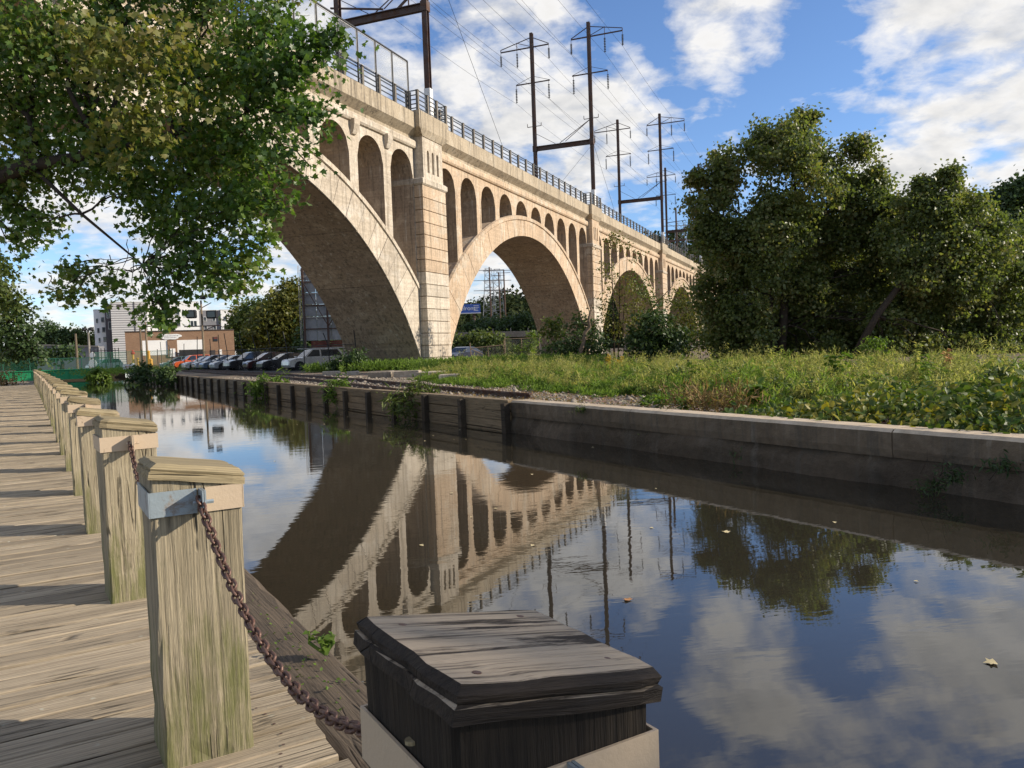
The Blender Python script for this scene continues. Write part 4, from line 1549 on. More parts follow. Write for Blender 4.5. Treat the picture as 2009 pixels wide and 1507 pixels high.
trk = thing('railway_track', 'rusty disused railway track curving along the far canal bank', 'railway track', bank(12, 0.5, 0))
T0 = Vector(trk.location)
for off in (0.0, 1.43):
    mb = MB()
    path = [bank(s, track_e(s) + off, 0) - T0 for s in np.linspace(13 if off == 0 else 12, 86, 40)]
    for a, b_ in zip(path[:-1], path[1:]):
        mb.bar(a + Vector((0, 0, 0.145)), b_ + Vector((0, 0, 0.145)), 0.07, 0.04)
        mb.bar(a + Vector((0, 0, 0.09)), b_ + Vector((0, 0, 0.09)), 0.02, 0.09)
        mb.bar(a + Vector((0, 0, 0.04)), b_ + Vector((0, 0, 0.04)), 0.13, 0.025)
    mb.build('rail', 'rail_steel', trk)
tie_me = MB().box((0, 0, 0.0), (2.5, 0.22, 0.10), 0, 0.012).mesh('sleeper')
tie_me.materials.append(M['railroad_tie'])
for i in range(80):
    s = 22 + i * 0.72
    p = bank(s, track_e(s) + 0.715, 0.0) - T0
    d_ = bank(s + 0.5, track_e(s + 0.5), 0) - bank(s, track_e(s), 0)
    o_ = link('sleeper', tie_me, None, trk)
    o_.location = p
    o_.rotation_euler = (0, 0, math.atan2(d_.y, d_.x) + math.pi / 2 + random.gauss(0, 0.02))

# gravel stones
n = 9000
s_ = rng.uniform(6, 46, n)
e_ = 0.32 + rng.random(n) ** 1.3 * 6
Pg = np.array([bank(a, b_, 0.035) for a, b_ in zip(s_, e_)])
oct_ = np.array([(1, 0, 0), (-1, 0, 0), (0, 1, 0), (0, -1, 0), (0, 0, 0.7), (0, 0, -0.7)], float)
of = np.array([(0, 2, 4), (2, 1, 4), (1, 3, 4), (3, 0, 4), (2, 0, 5), (1, 2, 5), (3, 1, 5), (0, 3, 5)])
sz = rng.gamma(2.2, 0.014, n)[:, None, None] * (0.7 + 0.6 * rng.random((n, 6, 1)))
ang = rng.random(n) * 6.28
ca, sa = np.cos(ang)[:, None], np.sin(ang)[:, None]
ov = np.stack([oct_[None, :, 0] * ca - oct_[None, :, 1] * sa, oct_[None, :, 0] * sa + oct_[None, :, 1] * ca, np.broadcast_to(oct_[None, :, 2], (n, 6))], -1)
V_ = (Pg[:, None, :] + ov * sz).reshape(-1, 3)
F_ = (of[None] + (np.arange(n) * 6)[:, None, None]).reshape(-1, 3)
gr = link('gravel', np_mesh('gravel', V_, F_), 'stone', kind='stuff')
tag(gr, 'loose grey-brown gravel on the far bank', 'gravel')

# cut stone blocks lying in front of the first pier
SB = [(650, 737, 0.9, 0.28), (748, 741, 1.15, 0.34), (772, 740, 0.95, 0.32), (800, 740, 1.2, 0.34), (835, 739, 0.8, 0.25), (862, 740, 1.0, 0.3), (890, 747, 1.1, 0.3), (690, 735, 0.8, 0.22)]
sb_lab = ['leftmost small grey stone block beside the dark bush', 'long pale cut stone block left of the pier foot', 'cut stone block second in the row before the pier', 'wide cut stone block with pale end before the pier',
          'low stone block right below the pier foot', 'stone block half sunk in weeds right of the pier', 'rightmost cut stone block on the gravel edge', 'flat stone block behind the row near the arch foot']
for (x, y, w, h), lab in zip(SB, sb_lab):
    p = on_ground(x, y, 0.03)
    me_ = MB().box((0, 0, h / 2), (w, 0.6, h), 0, 0.04).mesh('stone_block')
    for vert in me_.vertices:
        vert.co += Vector((random.gauss(0, 0.02), random.gauss(0, 0.02), random.gauss(0, 0.015)))
    o_ = link('stone_block', me_, 'stone', None, (p.x, p.y, 0.0), random.uniform(-0.2, 0.35))
    tag(o_, lab, 'stone block', 'loose stone blocks by the pier')

# ------------------------------------------------------------------ parked cars
WH_T = MB().lathe((0, 0, 0), [(0.20, -0.11), (0.33, -0.11), (0.35, -0.07), (0.35, 0.07), (0.33, 0.11), (0.20, 0.11)], 18, 'Y').mesh('tyre')
WH_T.materials.append(M['rubber'])
rm = MB().lathe((0, 0, 0), [(0.06, -0.09), (0.20, -0.085), (0.215, -0.115), (0.215, 0.115), (0.20, 0.085), (0.06, 0.09)], 18, 'Y')
for i in range(5):
    a = 2 * math.pi * i / 5
    rm.bar((0, -0.11, 0), (0.2 * math.cos(a), -0.11, 0.2 * math.sin(a)), 0.05, 0.02)
    rm.bar((0, 0.11, 0), (0.2 * math.cos(a), 0.11, 0.2 * math.sin(a)), 0.05, 0.02)
WH_R = rm.mesh('rim')
WH_R.materials.append(M['rim'])
SHAPES = {
    'suv': (4.7, 1.86, 1.70, [(-.5, .26), (-.502, .50), (-.49, .60), (-.30, .615), (.20, .60), (.36, .585), (.46, .53), (.50, .44), (.505, .28), (.47, .17), (-.47, .18)],
            [(-.485, .60), (-.44, .80), (-.39, .965), (-.20, 1.0), (.02, .985), (.095, .94), (.235, .60)], (-.31, .315)),
    'sedan': (4.6, 1.80, 1.45, [(-.5, .28), (-.505, .55), (-.49, .68), (-.34, .70), (.20, .67), (.38, .62), (.47, .54), (.50, .42), (.50, .24), (.47, .16), (-.47, .18)],
              [(-.40, .69), (-.27, .93), (-.16, .99), (-.02, 1.0), (.06, .95), (.22, .67)], (-.31, .32)),
    'hatch': (4.2, 1.78, 1.58, [(-.5, .28), (-.505, .50), (-.48, .62), (-.30, .64), (.22, .62), (.40, .56), (.48, .48), (.50, .38), (.50, .24), (.47, .16), (-.47, .18)],
              [(-.475, .62), (-.40, .88), (-.33, .96), (-.10, 1.0), (.04, .97), (.11, .90), (.27, .62)], (-.31, .32)),
}


def make_car(kind, paint, loc, heading, label, sc=1.0):
    L, W, H, body, cab, wh = SHAPES[kind]
    c = thing('parked_car', label, 'car', loc, heading, 'cars parked beyond the bridge')
    c.scale = (sc,) * 3
    hw = W / 2
    mb = MB()
    secs = [(-1.0, 0.03), (-0.93, 0.0), (-0.5, -0.012), (0.5, -0.012), (0.93, 0.0), (1.0, 0.03)]
    n = len(body)
    vv = []
    cxm, czm = 0.0, 0.42
    for y, ins in secs:
        for (x, z) in body:
            vv.append(((x * (1 - ins)) * L, y * hw, (czm + (z - czm) * (1 - ins * 1.6)) * H))
    ff = [tuple(range(n)), tuple(reversed(range((len(secs) - 1) * n, len(secs) * n)))]
    for k in range(len(secs) - 1):
        for j in range(n):
            ff.append((k * n + (j + 1) % n, k * n + j, (k + 1) * n + j, (k + 1) * n + (j + 1) % n))
    mb.add(vv, ff)
    m2 = len(cab)
    zb, zt = cab[0][1], 1.0
    kf = lambda z: 0.93 - 0.17 * (z - zb) / (zt - zb)
    v2 = [(x * L, s * hw * kf(z), z * H) for s in (-1, 1) for (x, z) in cab]
    f2 = [tuple(range(m2)), tuple(reversed(range(m2, 2 * m2)))] + [((j + 1) % m2, j, j + m2, (j + 1) % m2 + m2) for j in range(m2)]
    mb.add(v2, f2)
    mb.box((L * 0.24, -hw * 1.04, zb * H + 0.06), (0.18, 0.16, 0.12), 0, 0.02).box((L * 0.24, hw * 1.04, zb * H + 0.06), (0.18, 0.16, 0.12), 0, 0.02)
    mb.build('body', paint, c)
    # glass: side windows either side of the door pillar, windscreen and rear window
    cx_ = sum(x for x, z in cab) / m2
    top = 0.955
    xr0, xr1 = cab[0][0], cab[-1][0]

    def edge(z, front):
        pts = cab if front else cab
        idx = range(m2 - 1)
        best = []
        for i in idx:
            (x0, z0), (x1, z1) = pts[i], pts[i + 1]
            if (z0 - z) * (z1 - z) <= 0 and z0 != z1:
                best.append(x0 + (x1 - x0) * (z - z0) / (z1 - z0))
        return max(best) if front else min(best)
    zl, zh = zb + 0.035, 0.945
    xm = -0.06
    for s in (-1, 1):
        for (f0, f1) in ((0, 1), (1, 2)):
            lo0 = edge(zl, False) + 0.03 if f0 == 0 else xm + 0.012
            hi0 = edge(zh, False) + 0.03 if f0 == 0 else xm + 0.012
            lo1 = xm - 0.012 if f0 == 0 else edge(zl, True) - 0.035
            hi1 = xm - 0.012 if f0 == 0 else edge(zh, True) - 0.025
            q = [(lo0, zl), (lo1, zl), (hi1, zh), (hi0, zh)]
            MB().add([(x * L, s * (hw * kf(z) + 0.006), z * H) for x, z in q], [(0, 1, 2, 3) if s < 0 else (3, 2, 1, 0)]).build('window', 'glass_dark', c)
    for front in (True, False):
        za, zc = zb + 0.03, 0.93
        xa, xc = edge(za, front), edge(zc, front)
        off = 0.008 if front else -0.008
        MB().add([(xa * L + off, -hw * 0.80, za * H), (xa * L + off, hw * 0.80, za * H), (xc * L + off, hw * 0.68, zc * H), (xc * L + off, -hw * 0.68, zc * H)], [(0, 1, 2, 3)]).build('windscreen' if front else 'rear_window', 'glass_dark', c)
    for s in (-1, 1):
        MB().box((L * 0.475, s * hw * 0.74, H * 0.47), (0.14, 0.36, 0.15), 0, 0.03).build('headlight', 'headlight', c)
        MB().box((-L * 0.495, s * hw * 0.80, H * 0.52), (0.06, 0.22, 0.2), 0, 0.02).build('tail_light', 'tail_light', c)
        for x in wh:
            MB().lathe((x * L, s * (hw - 0.06), 0.36), [(0.40, -0.075), (0.42, 0.0), (0.40, 0.075)], 18, 'Y').build('wheel_arch', 'rubber', c)
            t_ = link('tyre', WH_T, None, c)
            t_.location = (x * L, s * (hw - 0.02), 0.35)
            r_ = link('rim', WH_R, None, t_)
    MB().box((L * 0.5, 0, H * 0.36), (0.05, W * 0.5, 0.22), 0, 0.01).build('grille', 'rubber', c)


HD = math.atan2(-0.58, -0.82)
CARS = [(616, 64.0, 'suv', 'paint_white', 'white sport utility car nearest the bridge arch, facing left', 0),
        (562, 67.5, 'sedan', 'paint_black', 'black sedan parked just left of the white sport utility car', 0),
        (528, 70.5, 'hatch', 'paint_maroon', 'dark maroon car with pale wheels between two black cars', 0),
        (494, 74.0, 'suv', 'paint_charcoal', 'tall charcoal sport utility car in the middle of the row', 0),
        (462, 78.0, 'sedan', 'paint_silver', 'silver car just left of the charcoal sport utility car', 0),
        (440, 81.5, 'sedan', 'paint_bluegrey', 'blue-grey car right of the floodlight pole', 0),
        (420, 85.0, 'hatch', 'paint_silver', 'silver hatchback partly behind the floodlight pole', 0),
        (402, 88.5, 'sedan', 'paint_white', 'low white car in front of the orange car', 0),
        (378, 97.0, 'suv', 'paint_orange', 'bright orange car behind the fence', 0),
        (350, 100.0, 'hatch', 'paint_teal', 'dull teal car left of the orange car', 0),
        (205, 118.0, 'suv', 'paint_white', 'white vehicle behind the dark gate at far left', 0.3),
        (908, 74.0, 'sedan', 'paint_navy', 'dark blue car seen through the arch right of the nearest pier', 0.5),
        (585, 84.0, 'sedan', 'paint_silver', 'silver roofed car in the back row behind the black sedan', 0),
        (548, 86.0, 'hatch', 'paint_white', 'white roofed car in the back row behind the maroon car', 0),
        (515, 90.0, 'sedan', 'paint_bluegrey', 'blue-grey car in the back row behind the charcoal car', 0)]
for (x, Y, kind, pt, lab, dh) in CARS:
    p = at(x, 715, Y)
    make_car(kind, pt, (p.x, p.y, 0.02), HD + dh + random.gauss(0, 0.03), lab)
lot = MB().add([(-17, 58, 0.045), (-8, 66, 0.045), (-34, 112, 0.045), (-52, 108, 0.045)], [(0, 1, 2, 3)]).build('parking_lot', 'asphalt', kind='structure')

# ------------------------------------------------------------------ lot fence with leaning posts
lf = thing('lot_fence', 'dark chain-link fence with leaning posts in front of the parked cars', 'fence', (0, 0, 0))
FP = [(700, 56.5), (648, 58.5), (598, 61), (566, 63), (535, 65.5), (505, 68), (478, 71), (448, 74), (432, 77), (415, 80), (388, 84), (362, 88), (338, 92), (318, 96)]
fpts = []
for i, (x, Y) in enumerate(FP):
    p = at(x, 722, Y)
    lean = (random.uniform(-0.28, 0.1), random.uniform(-0.1, 0.1))
    h = 3.1 + random.uniform(-0.3, 0.5)
    fpts.append(Vector((p.x, p.y, 0)))
    MB().tube([(p.x, p.y, 0), (p.x + lean[0] * 0.35, p.y, 1.9), (p.x + lean[0] * 1.6, p.y + lean[1], h)], 0.035, 6).build('post', 'black_steel', lf)
for i, (a, b_) in enumerate(zip(fpts[:-1], fpts[1:])):
    d_ = b_ - a
    o_ = MB().add([(0, 0, 0.05), (d_.length, 0, 0.05), (d_.length, 0, 1.9), (0, 0, 1.9)], [(0, 1, 2, 3)]).build('mesh_panel', 'mesh_dark', lf, a, math.atan2(d_.y, d_.x))
    MB().tube([a + Vector((0, 0, 1.9)), b_ + Vector((0, 0, 1.9))], 0.018, 5).build('top_rail', 'black_steel', lf)

# ------------------------------------------------------------------ far buildings
hz = lambda x: 681 - 0.036 * (x - 1004.5)


class Facade:
    """a building front through the ground point seen at x0, turned by yaw; x along the front, y into depth"""
    def __init__(self, x0, Y, yaw=0.0):
        p = at(x0, hz(x0), Y)
        self.o = Vector((p.x, p.y, 0))
        self.yaw = yaw

    def u(self, x, back=0.0):
        d = px_ray(x, hz(x))
        ca, sa = math.cos(self.yaw), math.sin(self.yaw)
        ox, oy = self.o.x - sa * back, self.o.y + ca * back
        # (ox + u ca) / (oy + u sa) = d.x / d.y
        return (oy * d.x - ox * d.y) / (ca * d.y - sa * d.x)

    def z(self, x, y, back=0.0):
        Y = self.o.y + math.cos(self.yaw) * back + self.u(x, back) * math.sin(self.yaw)
        return CZ + (hz(x) - y) / FPX * Y


def panel(parent, name, mat, f, xa, xb, ya, yb, depth=0.06, y0=0.0):
    a, b_ = f.u(xa, y0), f.u(xb, y0)
    xm = (xa + xb) / 2
    z1, z0 = f.z(xm, ya, y0), f.z(xm, yb, y0)
    return MB().box(((a + b_) / 2, y0 - depth / 2, (z0 + z1) / 2), (b_ - a, depth, z1 - z0)).build(name, mat, parent)


def window(parent, f, xa, xb, ya, yb, y0=0.0, double=False):
    fr_ = panel(parent, 'window', 'window_frame', f, xa, xb, ya, yb, 0.08, y0)
    w = (xb - xa) * 0.12
    if double:
        xm = (xa + xb) / 2
        panel(fr_, 'pane', 'glass_window', f, xa + w, xm - w * 0.5, ya + 0.6, yb - 0.8, 0.02, y0 - 0.085)
        panel(fr_, 'pane', 'glass_window', f, xm + w * 0.5, xb - w, ya + 0.6, yb - 0.8, 0.02, y0 - 0.085)
    else:
        panel(fr_, 'pane', 'glass_window', f, xa + w, xb - w, ya + 0.6, yb - 2.6, 0.02, y0 - 0.085)
        panel(fr_, 'pane', 'glass_window', f, xa + w, xb - w, yb - 2.1, yb - 0.6, 0.02, y0 - 0.085)


fb = Facade(248, 112, rad(27))
brick = thing('brick_building', 'low tan brick building with white panels behind the parked cars', 'building', fb.o, fb.yaw)
Wd, zt = fb.u(461), fb.z(350, 650)
side_dx = 3.0
mb = MB()
mb.add([(0, 0, 0), (Wd, 0, 0), (Wd, 22, 0), (side_dx, 22, 0), (0, 0, zt), (Wd, 0, zt), (Wd, 22, zt), (side_dx, 22, zt)], [(0, 1, 5, 4), (1, 2, 6, 5), (2, 3, 7, 6), (4, 5, 6, 7)])
mb.build('wall', 'brick', brick)
MB().add([(side_dx, 22, 0), (0, 0, 0), (0, 0, zt), (side_dx, 22, zt)], [(0, 1, 2, 3)]).build('side_wall', 'mural', brick)
MB().box((Wd / 2, 0.1, zt + 0.06), (Wd + 0.1, 0.4, 0.14)).build('roof_edge', 'door_dark', brick)
panel(brick, 'white_panel', 'white_panel', fb, 281, 330, 668, 697)
panel(brick, 'white_panel', 'white_panel', fb, 349, 402, 667, 697)
panel(brick, 'brick_pier', 'brick', fb, 330.3, 348.7, 668, 700, 0.2)
panel(brick, 'door', 'white_panel', fb, 334, 345, 684, 700, 0.06, -0.21)
panel(brick, 'dark_screen', 'black_steel', fb, 352, 403, 686, 699, 0.1, -0.5)
panel(brick, 'door', 'door_dark', fb, 413, 423, 687, 704)
panel(brick, 'door', 'white_panel', fb, 430, 436, 686, 704)
w_ = panel(brick, 'window', 'door_dark', fb, 420, 429, 661, 670)
panel(w_, 'pane', 'red_board', fb, 421, 428, 662, 665, 0.02, -0.065)
panel(w_, 'pane', 'glass_window', fb, 421, 428, 665.6, 669, 0.02, -0.065)
sg = thing('shop_sign', 'white scroll-shaped sign on the low brick building', 'sign', fb.o, fb.yaw)
xa, xb = fb.u(313), fb.u(359)
zc = fb.z(336, 661)
pts = []
for i in range(24):
    a = 2 * math.pi * i / 24
    r = 1 + 0.10 * math.cos(6 * a)
    pts.append(((xa + xb) / 2 + (xb - xa) / 2 * max(-1, min(1, 1.25 * math.cos(a))) * (1 if math.sin(a) > -0.2 else 0.72), zc + 0.40 * math.sin(a) * r))
MB().prism(pts[::-1], -0.16, -0.06).build('sign_board', 'white_sign', sg)
mb = MB()
for zz_, w0, w1 in ((zc + 0.12, 0.15, 0.85), (zc - 0.14, 0.25, 0.75)):
    x = xa + (xb - xa) * w0
    while x < xa + (xb - xa) * w1:
        w = random.uniform(0.08, 0.2)
        mb.box((x + w / 2, -0.165, zz_), (w, 0.01, 0.10))
        x += w + 0.06
mb.build('worn_lettering', 'bluegrey_letter' if 'bluegrey_letter' in M else 'grey_panel', sg)

fa = Facade(189, 172, rad(27))
apt = thing('apartment_building', 'white and grey four-storey apartment block behind the brick building', 'building', fa.o, fa.yaw)


def block(name, mat, xa, xb, ytop, y0, dep):
    a, b_ = fa.u(xa, y0), fa.u(xb, y0)
    z1 = fa.z((xa + xb) / 2, ytop, y0)
    o_ = MB().box(((a + b_) / 2, y0 + dep / 2, z1 / 2), (b_ - a, dep, z1)).build(name, mat, apt)
    MB().box(((a + b_) / 2, y0 + dep / 2 - 0.02, z1 + 0.05), (b_ - a + 0.1, dep + 0.1, 0.14)).build('roof_edge', 'window_frame', o_)
    return o_


block('white_wing', 'white_stucco', 189, 212, 608.5, 3.0, 14)
block('dark_bay', 'dark_panel', 211.2, 224, 598.5, 1.4, 14)
block('siding_block', 'siding', 223, 293.5, 593.5, 0.0, 16)
block('white_block', 'white_stucco', 293, 395, 593, 2.0, 15)
block('grey_block', 'grey_panel', 394.5, 438, 609.5, 3.2, 14)
block('white_end_block', 'white_stucco', 437.5, 467.5, 608.5, 2.6, 14)
Z4 = lambda a, b_, c_, d_: (180 + a / 6.697, 180 + b_ / 6.697, 560 + c_ / 6.697, 560 + d_ / 6.697)
for q in [(85, 118, 435, 500), (150, 198, 420, 490), (93, 130, 560, 630), (158, 205, 548, 620), (105, 135, 688, 755), (165, 215, 675, 745)]:
    window(apt, fa, *Z4(*q), y0=3.0)
for q in [(232, 275, 355, 435), (245, 285, 480, 580)]:
    window(apt, fa, *Z4(*q), y0=1.4)
for q, db in [((1135, 1190, 325, 400), 0), ((1305, 1415, 320, 400), 1), ((1140, 1195, 465, 540), 0), ((1315, 1415, 465, 540), 1), ((880, 935, 325, 400), 0), ((885, 940, 465, 540), 0), ((1000, 1030, 325, 400), 0)]:
    window(apt, fa, *Z4(*q), y0=2.0, double=bool(db))
for q in [(1245, 1270, 375, 425), (1250, 1278, 515, 545)]:
    panel(apt, 'vent', 'window_frame', fa, *Z4(*q), 0.1, 2.0)
for q in [(1495, 1535, 415, 475), (1610, 1655, 415, 475), (1500, 1540, 530, 590), (1615, 1660, 530, 590)]:
    window(apt, fa, *Z4(*q), y0=3.2)
for q in [(1760, 1800, 410, 470), (1860, 1900, 405, 470), (1765, 1805, 525, 585), (1868, 1905, 520, 585), (1880, 1912, 640, 700)]:
    window(apt, fa, *Z4(*q), y0=2.6)
MB().box((fa.u(240), -0.05, fa.z(240, 601)), (0.9, 0.08, 0.5)).build('vent', 'door_dark', apt)
MB().box((fa.u(269), -0.06, (fa.z(269, 600) + 1) / 2), (0.18, 0.12, fa.z(269, 594))).build('downpipe', 'dark_panel', apt)

# retaining wall and viaduct wall at far left
rw = MB().add([at(70, 668, 150), at(192, 676, 150), at(192, 690, 150), at(70, 690, 150)], [(3, 2, 1, 0)])
p0, p1 = at(72, 700, 150), at(195, 700, 150)
rwo = thing('retaining_wall', 'grey retaining wall beside the apartment block at far left', 'wall', (0, 0, 0))
mb = MB()
mb.add([(p0.x, 150, 0), (p1.x, 150, 0), (p1.x, 150, 4.2), (p0.x, 150, 4.9), (p0.x, 152, 0), (p1.x, 152, 0), (p1.x, 152, 4.2), (p0.x, 152, 4.9)],
       [(0, 1, 2, 3), (7, 6, 5, 4), (3, 2, 6, 7), (0, 3, 7, 4), (1, 5, 6, 2)])
mb.build('wall_body', 'grey_panel', rwo)
MB().bar((p0.x, 149.9, 4.9), (p1.x, 149.9, 4.2), 0.3, 0.25).build('wall_cap', 'barrier', rwo)

# ------------------------------------------------------------------ green girder footbridge and fence at the end of the canal
gA, gB = at(-60, 735, 74), at(184, 735, 78)
dg = gB - gA
ga = math.atan2(dg.y, dg.x)
gl = dg.length
gbr = thing('footbridge', 'small green steel girder footbridge across the far end of the canal', 'footbridge', (gA.x, gA.y, 0), ga)
for y in (0.0, 2.4):
    mb = MB()
    mb.box((gl / 2, y, 0.18), (gl, 0.05, 0.86)).box((gl / 2, y, 0.63), (gl, 0.26, 0.05)).box((gl / 2, y, -0.26), (gl, 0.26, 0.05))
    gd = mb.build('girder', 'green_steel', gbr)
    for i in range(7):
        MB().box((gl * (i + 0.5) / 7, y - 0.06, 0.18), (0.04, 0.10, 0.82)).build('stiffener', 'green_steel', gd)
MB().box((gl / 2, 1.2, 0.2), (gl, 2.3, 0.08)).build('walkway', 'wood_plank', gbr)
gf = thing('green_fence', 'green chain-link fence above the green footbridge', 'fence', (gA.x, gA.y, 0.0), ga)
MB().add([(0, 2.7, 0.62), (gl + 1, 2.7, 0.62), (gl + 1, 2.7, 1.7), (0, 2.7, 1.9)], [(0, 1, 2, 3)]).build('mesh_panel', 'mesh_green', gf)
mb = MB()
mb.bar((0, 2.7, 1.9), (gl + 1, 2.7, 1.7), 0.06)
mb.build('top_rail', 'green_fence', gf)
for i in range(6):
    MB().box(((gl + 1) * i / 5, 2.7, 0.95), (0.08, 0.08, 1.6)).build('post', 'green_fence', gf)
f2a, f2b = at(186, 725, 88), at(340, 722, 93)
d2 = f2b - f2a
gf2 = thing('green_lot_fence', 'green chain-link fence in front of the brick building', 'fence', (f2a.x, f2a.y, 0), math.atan2(d2.y, d2.x))
MB().add([(0, 0, 0.05), (d2.length, 0, 0.05), (d2.length, 0, 2.3), (0, 0, 2.3)], [(0, 1, 2, 3)]).build('mesh_panel', 'mesh_green', gf2)
MB().bar((0, 0, 2.3), (d2.length, 0, 2.3), 0.05).build('top_rail', 'green_fence', gf2)
for i in range(6):
    MB().tube([(d2.length * i / 5, 0, 0), (d2.length * i / 5, 0, 2.5)], 0.04, 6).build('post', 'black_steel', gf2)

# ------------------------------------------------------------------ poles, lamps, signs
def pole(name, label, cat, x, Y, ytop, mat='wood_pole', r=0.14, ybase=720):
    p = at(x, ybase, Y)
    h = CZ + (hz(x) - ytop) / FPX * Y
    t_ = thing(name, label, cat, (p.x, p.y, 0))
    MB().tube([(0, 0, 0), (0.02, 0, h * 0.5), (0, 0, h)], [r, r * 0.9, r * 0.75], 8).build('pole', mat, t_)
    return t_, h


t_, h = pole('floodlight_pole', 'brown floodlight pole with four lamps beside the parked cars', 'light pole', 401, 94, 590)
mb = MB()
mb.bar((-2.1, 0, h - 3.0), (2.1, 0, h - 3.0), 0.12).bar((0, 0, h - 0.9), (1.2, 0, h - 0.3), 0.08).bar((0, 0, h - 3.6), (1.6, 0, h - 3.0), 0.08)
mb.build('cross_arm', 'steel_brown', t_)
for (x, z, w) in ((-1.05, h - 1.6, 1.05), (1.35, h - 1.7, 1.15)):
    o_ = MB().box((x, -0.35, z), (w, 0.6, 0.95), 0, 0.10).build('floodlight', 'black_steel', t_)
    MB().box((x, -0.66, z), (w * 0.75, 0.02, 0.65)).build('lamp_glass', 'glass_dark', o_)
for (x, z) in ((0.3, h + 0.35), (1.3, h + 0.5)):
    MB().box((x, -0.1, z), (0.65, 0.5, 0.5), 0.3, 0.08).build('floodlight', 'black_steel', t_)
t_, h = pole('street_lamp', 'pale concrete lamp post with twin heads beyond the green footbridge', 'lamp post', 177, 98, 647, 'barrier', 0.15)
for s in (-1, 1):
    MB().lathe((s * 0.42, 0, h + 0.05), [(0.05, -0.25), (0.3, -0.1), (0.26, 0.18), (0.05, 0.25)], 10).build('lamp_head', 'black_steel', t_)
MB().bar((-0.4, 0, h), (0.4, 0, h), 0.08).build('arm', 'black_steel', t_)
t_, h = pole('short_pole', 'plain pale pole left of the twin lamp post', 'pole', 152, 100, 655, 'wood_pole', 0.16)
t_, h = pole('utility_pole', 'wooden utility pole left of two in front of the brick building', 'utility pole', 279, 104, 640, 'wood_pole', 0.15)
t_, h = pole('utility_pole', 'wooden utility pole right of two in front of the brick building', 'utility pole', 290, 106, 632, 'wood_pole', 0.16)
MB().bar((-0.9, 0, h - 0.6), (0.9, 0, h - 0.6), 0.12).build('cross_arm', 'wood_pole', t_)
t_, h = pole('crossing_post', 'yellow crossing post with red top and white foot by the canal', 'post', 262, 92, 692, 'yellow_paint', 0.15)
MB().lathe((0, 0, 0.5), [(0.17, -0.5), (0.17, 0.5)], 8).build('white_foot', 'white_sign', t_)
MB().lathe((0, 0, h), [(0.2, -0.2), (0.24, 0), (0.1, 0.25)], 8).build('red_top', 'red_paint', t_)
for i, (x, y, lab) in enumerate([(271, 704, 'short yellow bollard right of the crossing post'), (293, 690, 'tall yellow bollard with upper band behind the bank bush'), (297, 706, 'short wide yellow bollard right of the tall bollard')]):
    t_, h = pole('bollard', lab, 'bollard', x, 92 - i, y, 'yellow_paint', 0.20 if i else 0.14)
    MB().lathe((0, 0, h), [(0.2 if i else 0.14, -0.05), (0.15, 0.08), (0.02, 0.14)], 8).build('dome', 'yellow_paint', t_)
t_, h = pole('oval_sign', 'two white oval signs on a thin post by the dark gate', 'sign', 183, 90, 690, 'galvanised', 0.05)
for z, r in ((h - 0.4, 0.32), (h - 1.35, 0.48)):
    MB().lathe((0, -0.06, z), [(r * 0.9, -0.02), (r, 0), (r * 0.9, 0.02)], 16, 'Y').build('sign_plate', 'white_sign', t_)
p = at(253, 728, 80)
t_ = thing('notice_board', 'small white notice with red print on the canal bank', 'sign', (p.x, p.y, 0))
MB().box((0, 0, 0.55), (1.15, 0.05, 0.75)).build('board', 'white_sign', t_)
for x in (-0.45, 0.45):
    MB().bar((x, 0.05, 0), (x, 0.05, 0.6), 0.06).build('leg', 'galvanised', t_)
mb = MB()
for z, w in ((0.74, 0.5), (0.58, 0.62), (0.42, 0.4)):
    x = -w / 2
    while x < w / 2:
        q = random.uniform(0.05, 0.11)
        mb.box((x + q / 2, -0.03, z), (q, 0.006, 0.085))
        x += q + 0.035
mb.build('red_print', 'red_paint', t_)
p = at(196, 722, 96)
t_ = thing('iron_gate', 'dark iron bar gate at far left before the white vehicle', 'gate', (p.x - 1, p.y, 0))
for i in range(9):
    MB().bar((i * 0.42, 0, 0), (i * 0.42, 0, 2.9), 0.06).build('bar', 'black_steel', t_)
MB().bar((0, 0, 2.6), (3.4, 0, 2.6), 0.07).bar((0, 0, 0.3), (3.4, 0, 0.3), 0.07).build('rail', 'black_steel', t_)

# ------------------------------------------------------------------ billboard back behind the left arch
bbp = at(596, 700, 86)
bb = thing('billboard', 'back of a tall grey billboard with steel struts behind the arch', 'billboard', (bbp.x, bbp.y, 0), 0.10)
zt, zbm = CZ + (hz(596) - 527) / FPX * 86, CZ + (hz(600) - 669) / FPX * 86
bwid = 7.6
for i in range(5):
    for j in range(6):
        x0, x1 = bwid * i / 5, bwid * (i + 1) / 5
        z0, z1 = zbm + (zt - zbm) * j / 6, zbm + (zt - zbm) * (j + 1) / 6
        MB().box(((x0 + x1) / 2, 0.35, (z0 + z1) / 2), (x1 - x0 - 0.03, 0.05, z1 - z0 - 0.03)).build('back_panel', 'billboard_back', bb)
for x in (0.25, 2.7, 5.2, 7.4):
    MB().bar((x, 0.0, 0), (x, 0.0, zt), 0.24, 0.20).build('upright', 'steel_brown', bb)
for j in range(1, 7):
    z = zbm + (zt - zbm) * j / 6.2
    MB().bar((0, 0.2, z), (bwid, 0.2, z), 0.10).build('girt', 'steel_brown' if j % 2 else 'galvanised', bb)
for (a, b_) in (((0.25, zt - 1.5), (2.7, zbm + 1.6)), ((5.2, zt - 2.5), (2.7, zbm + 1.4)), ((5.2, zt - 1.5), (7.4, zbm + 1.6))):
    MB().bar((a[0], -0.12, a[1]), (b_[0], -0.12, b_[1]), 0.08).build('brace', 'steel_brown', bb)
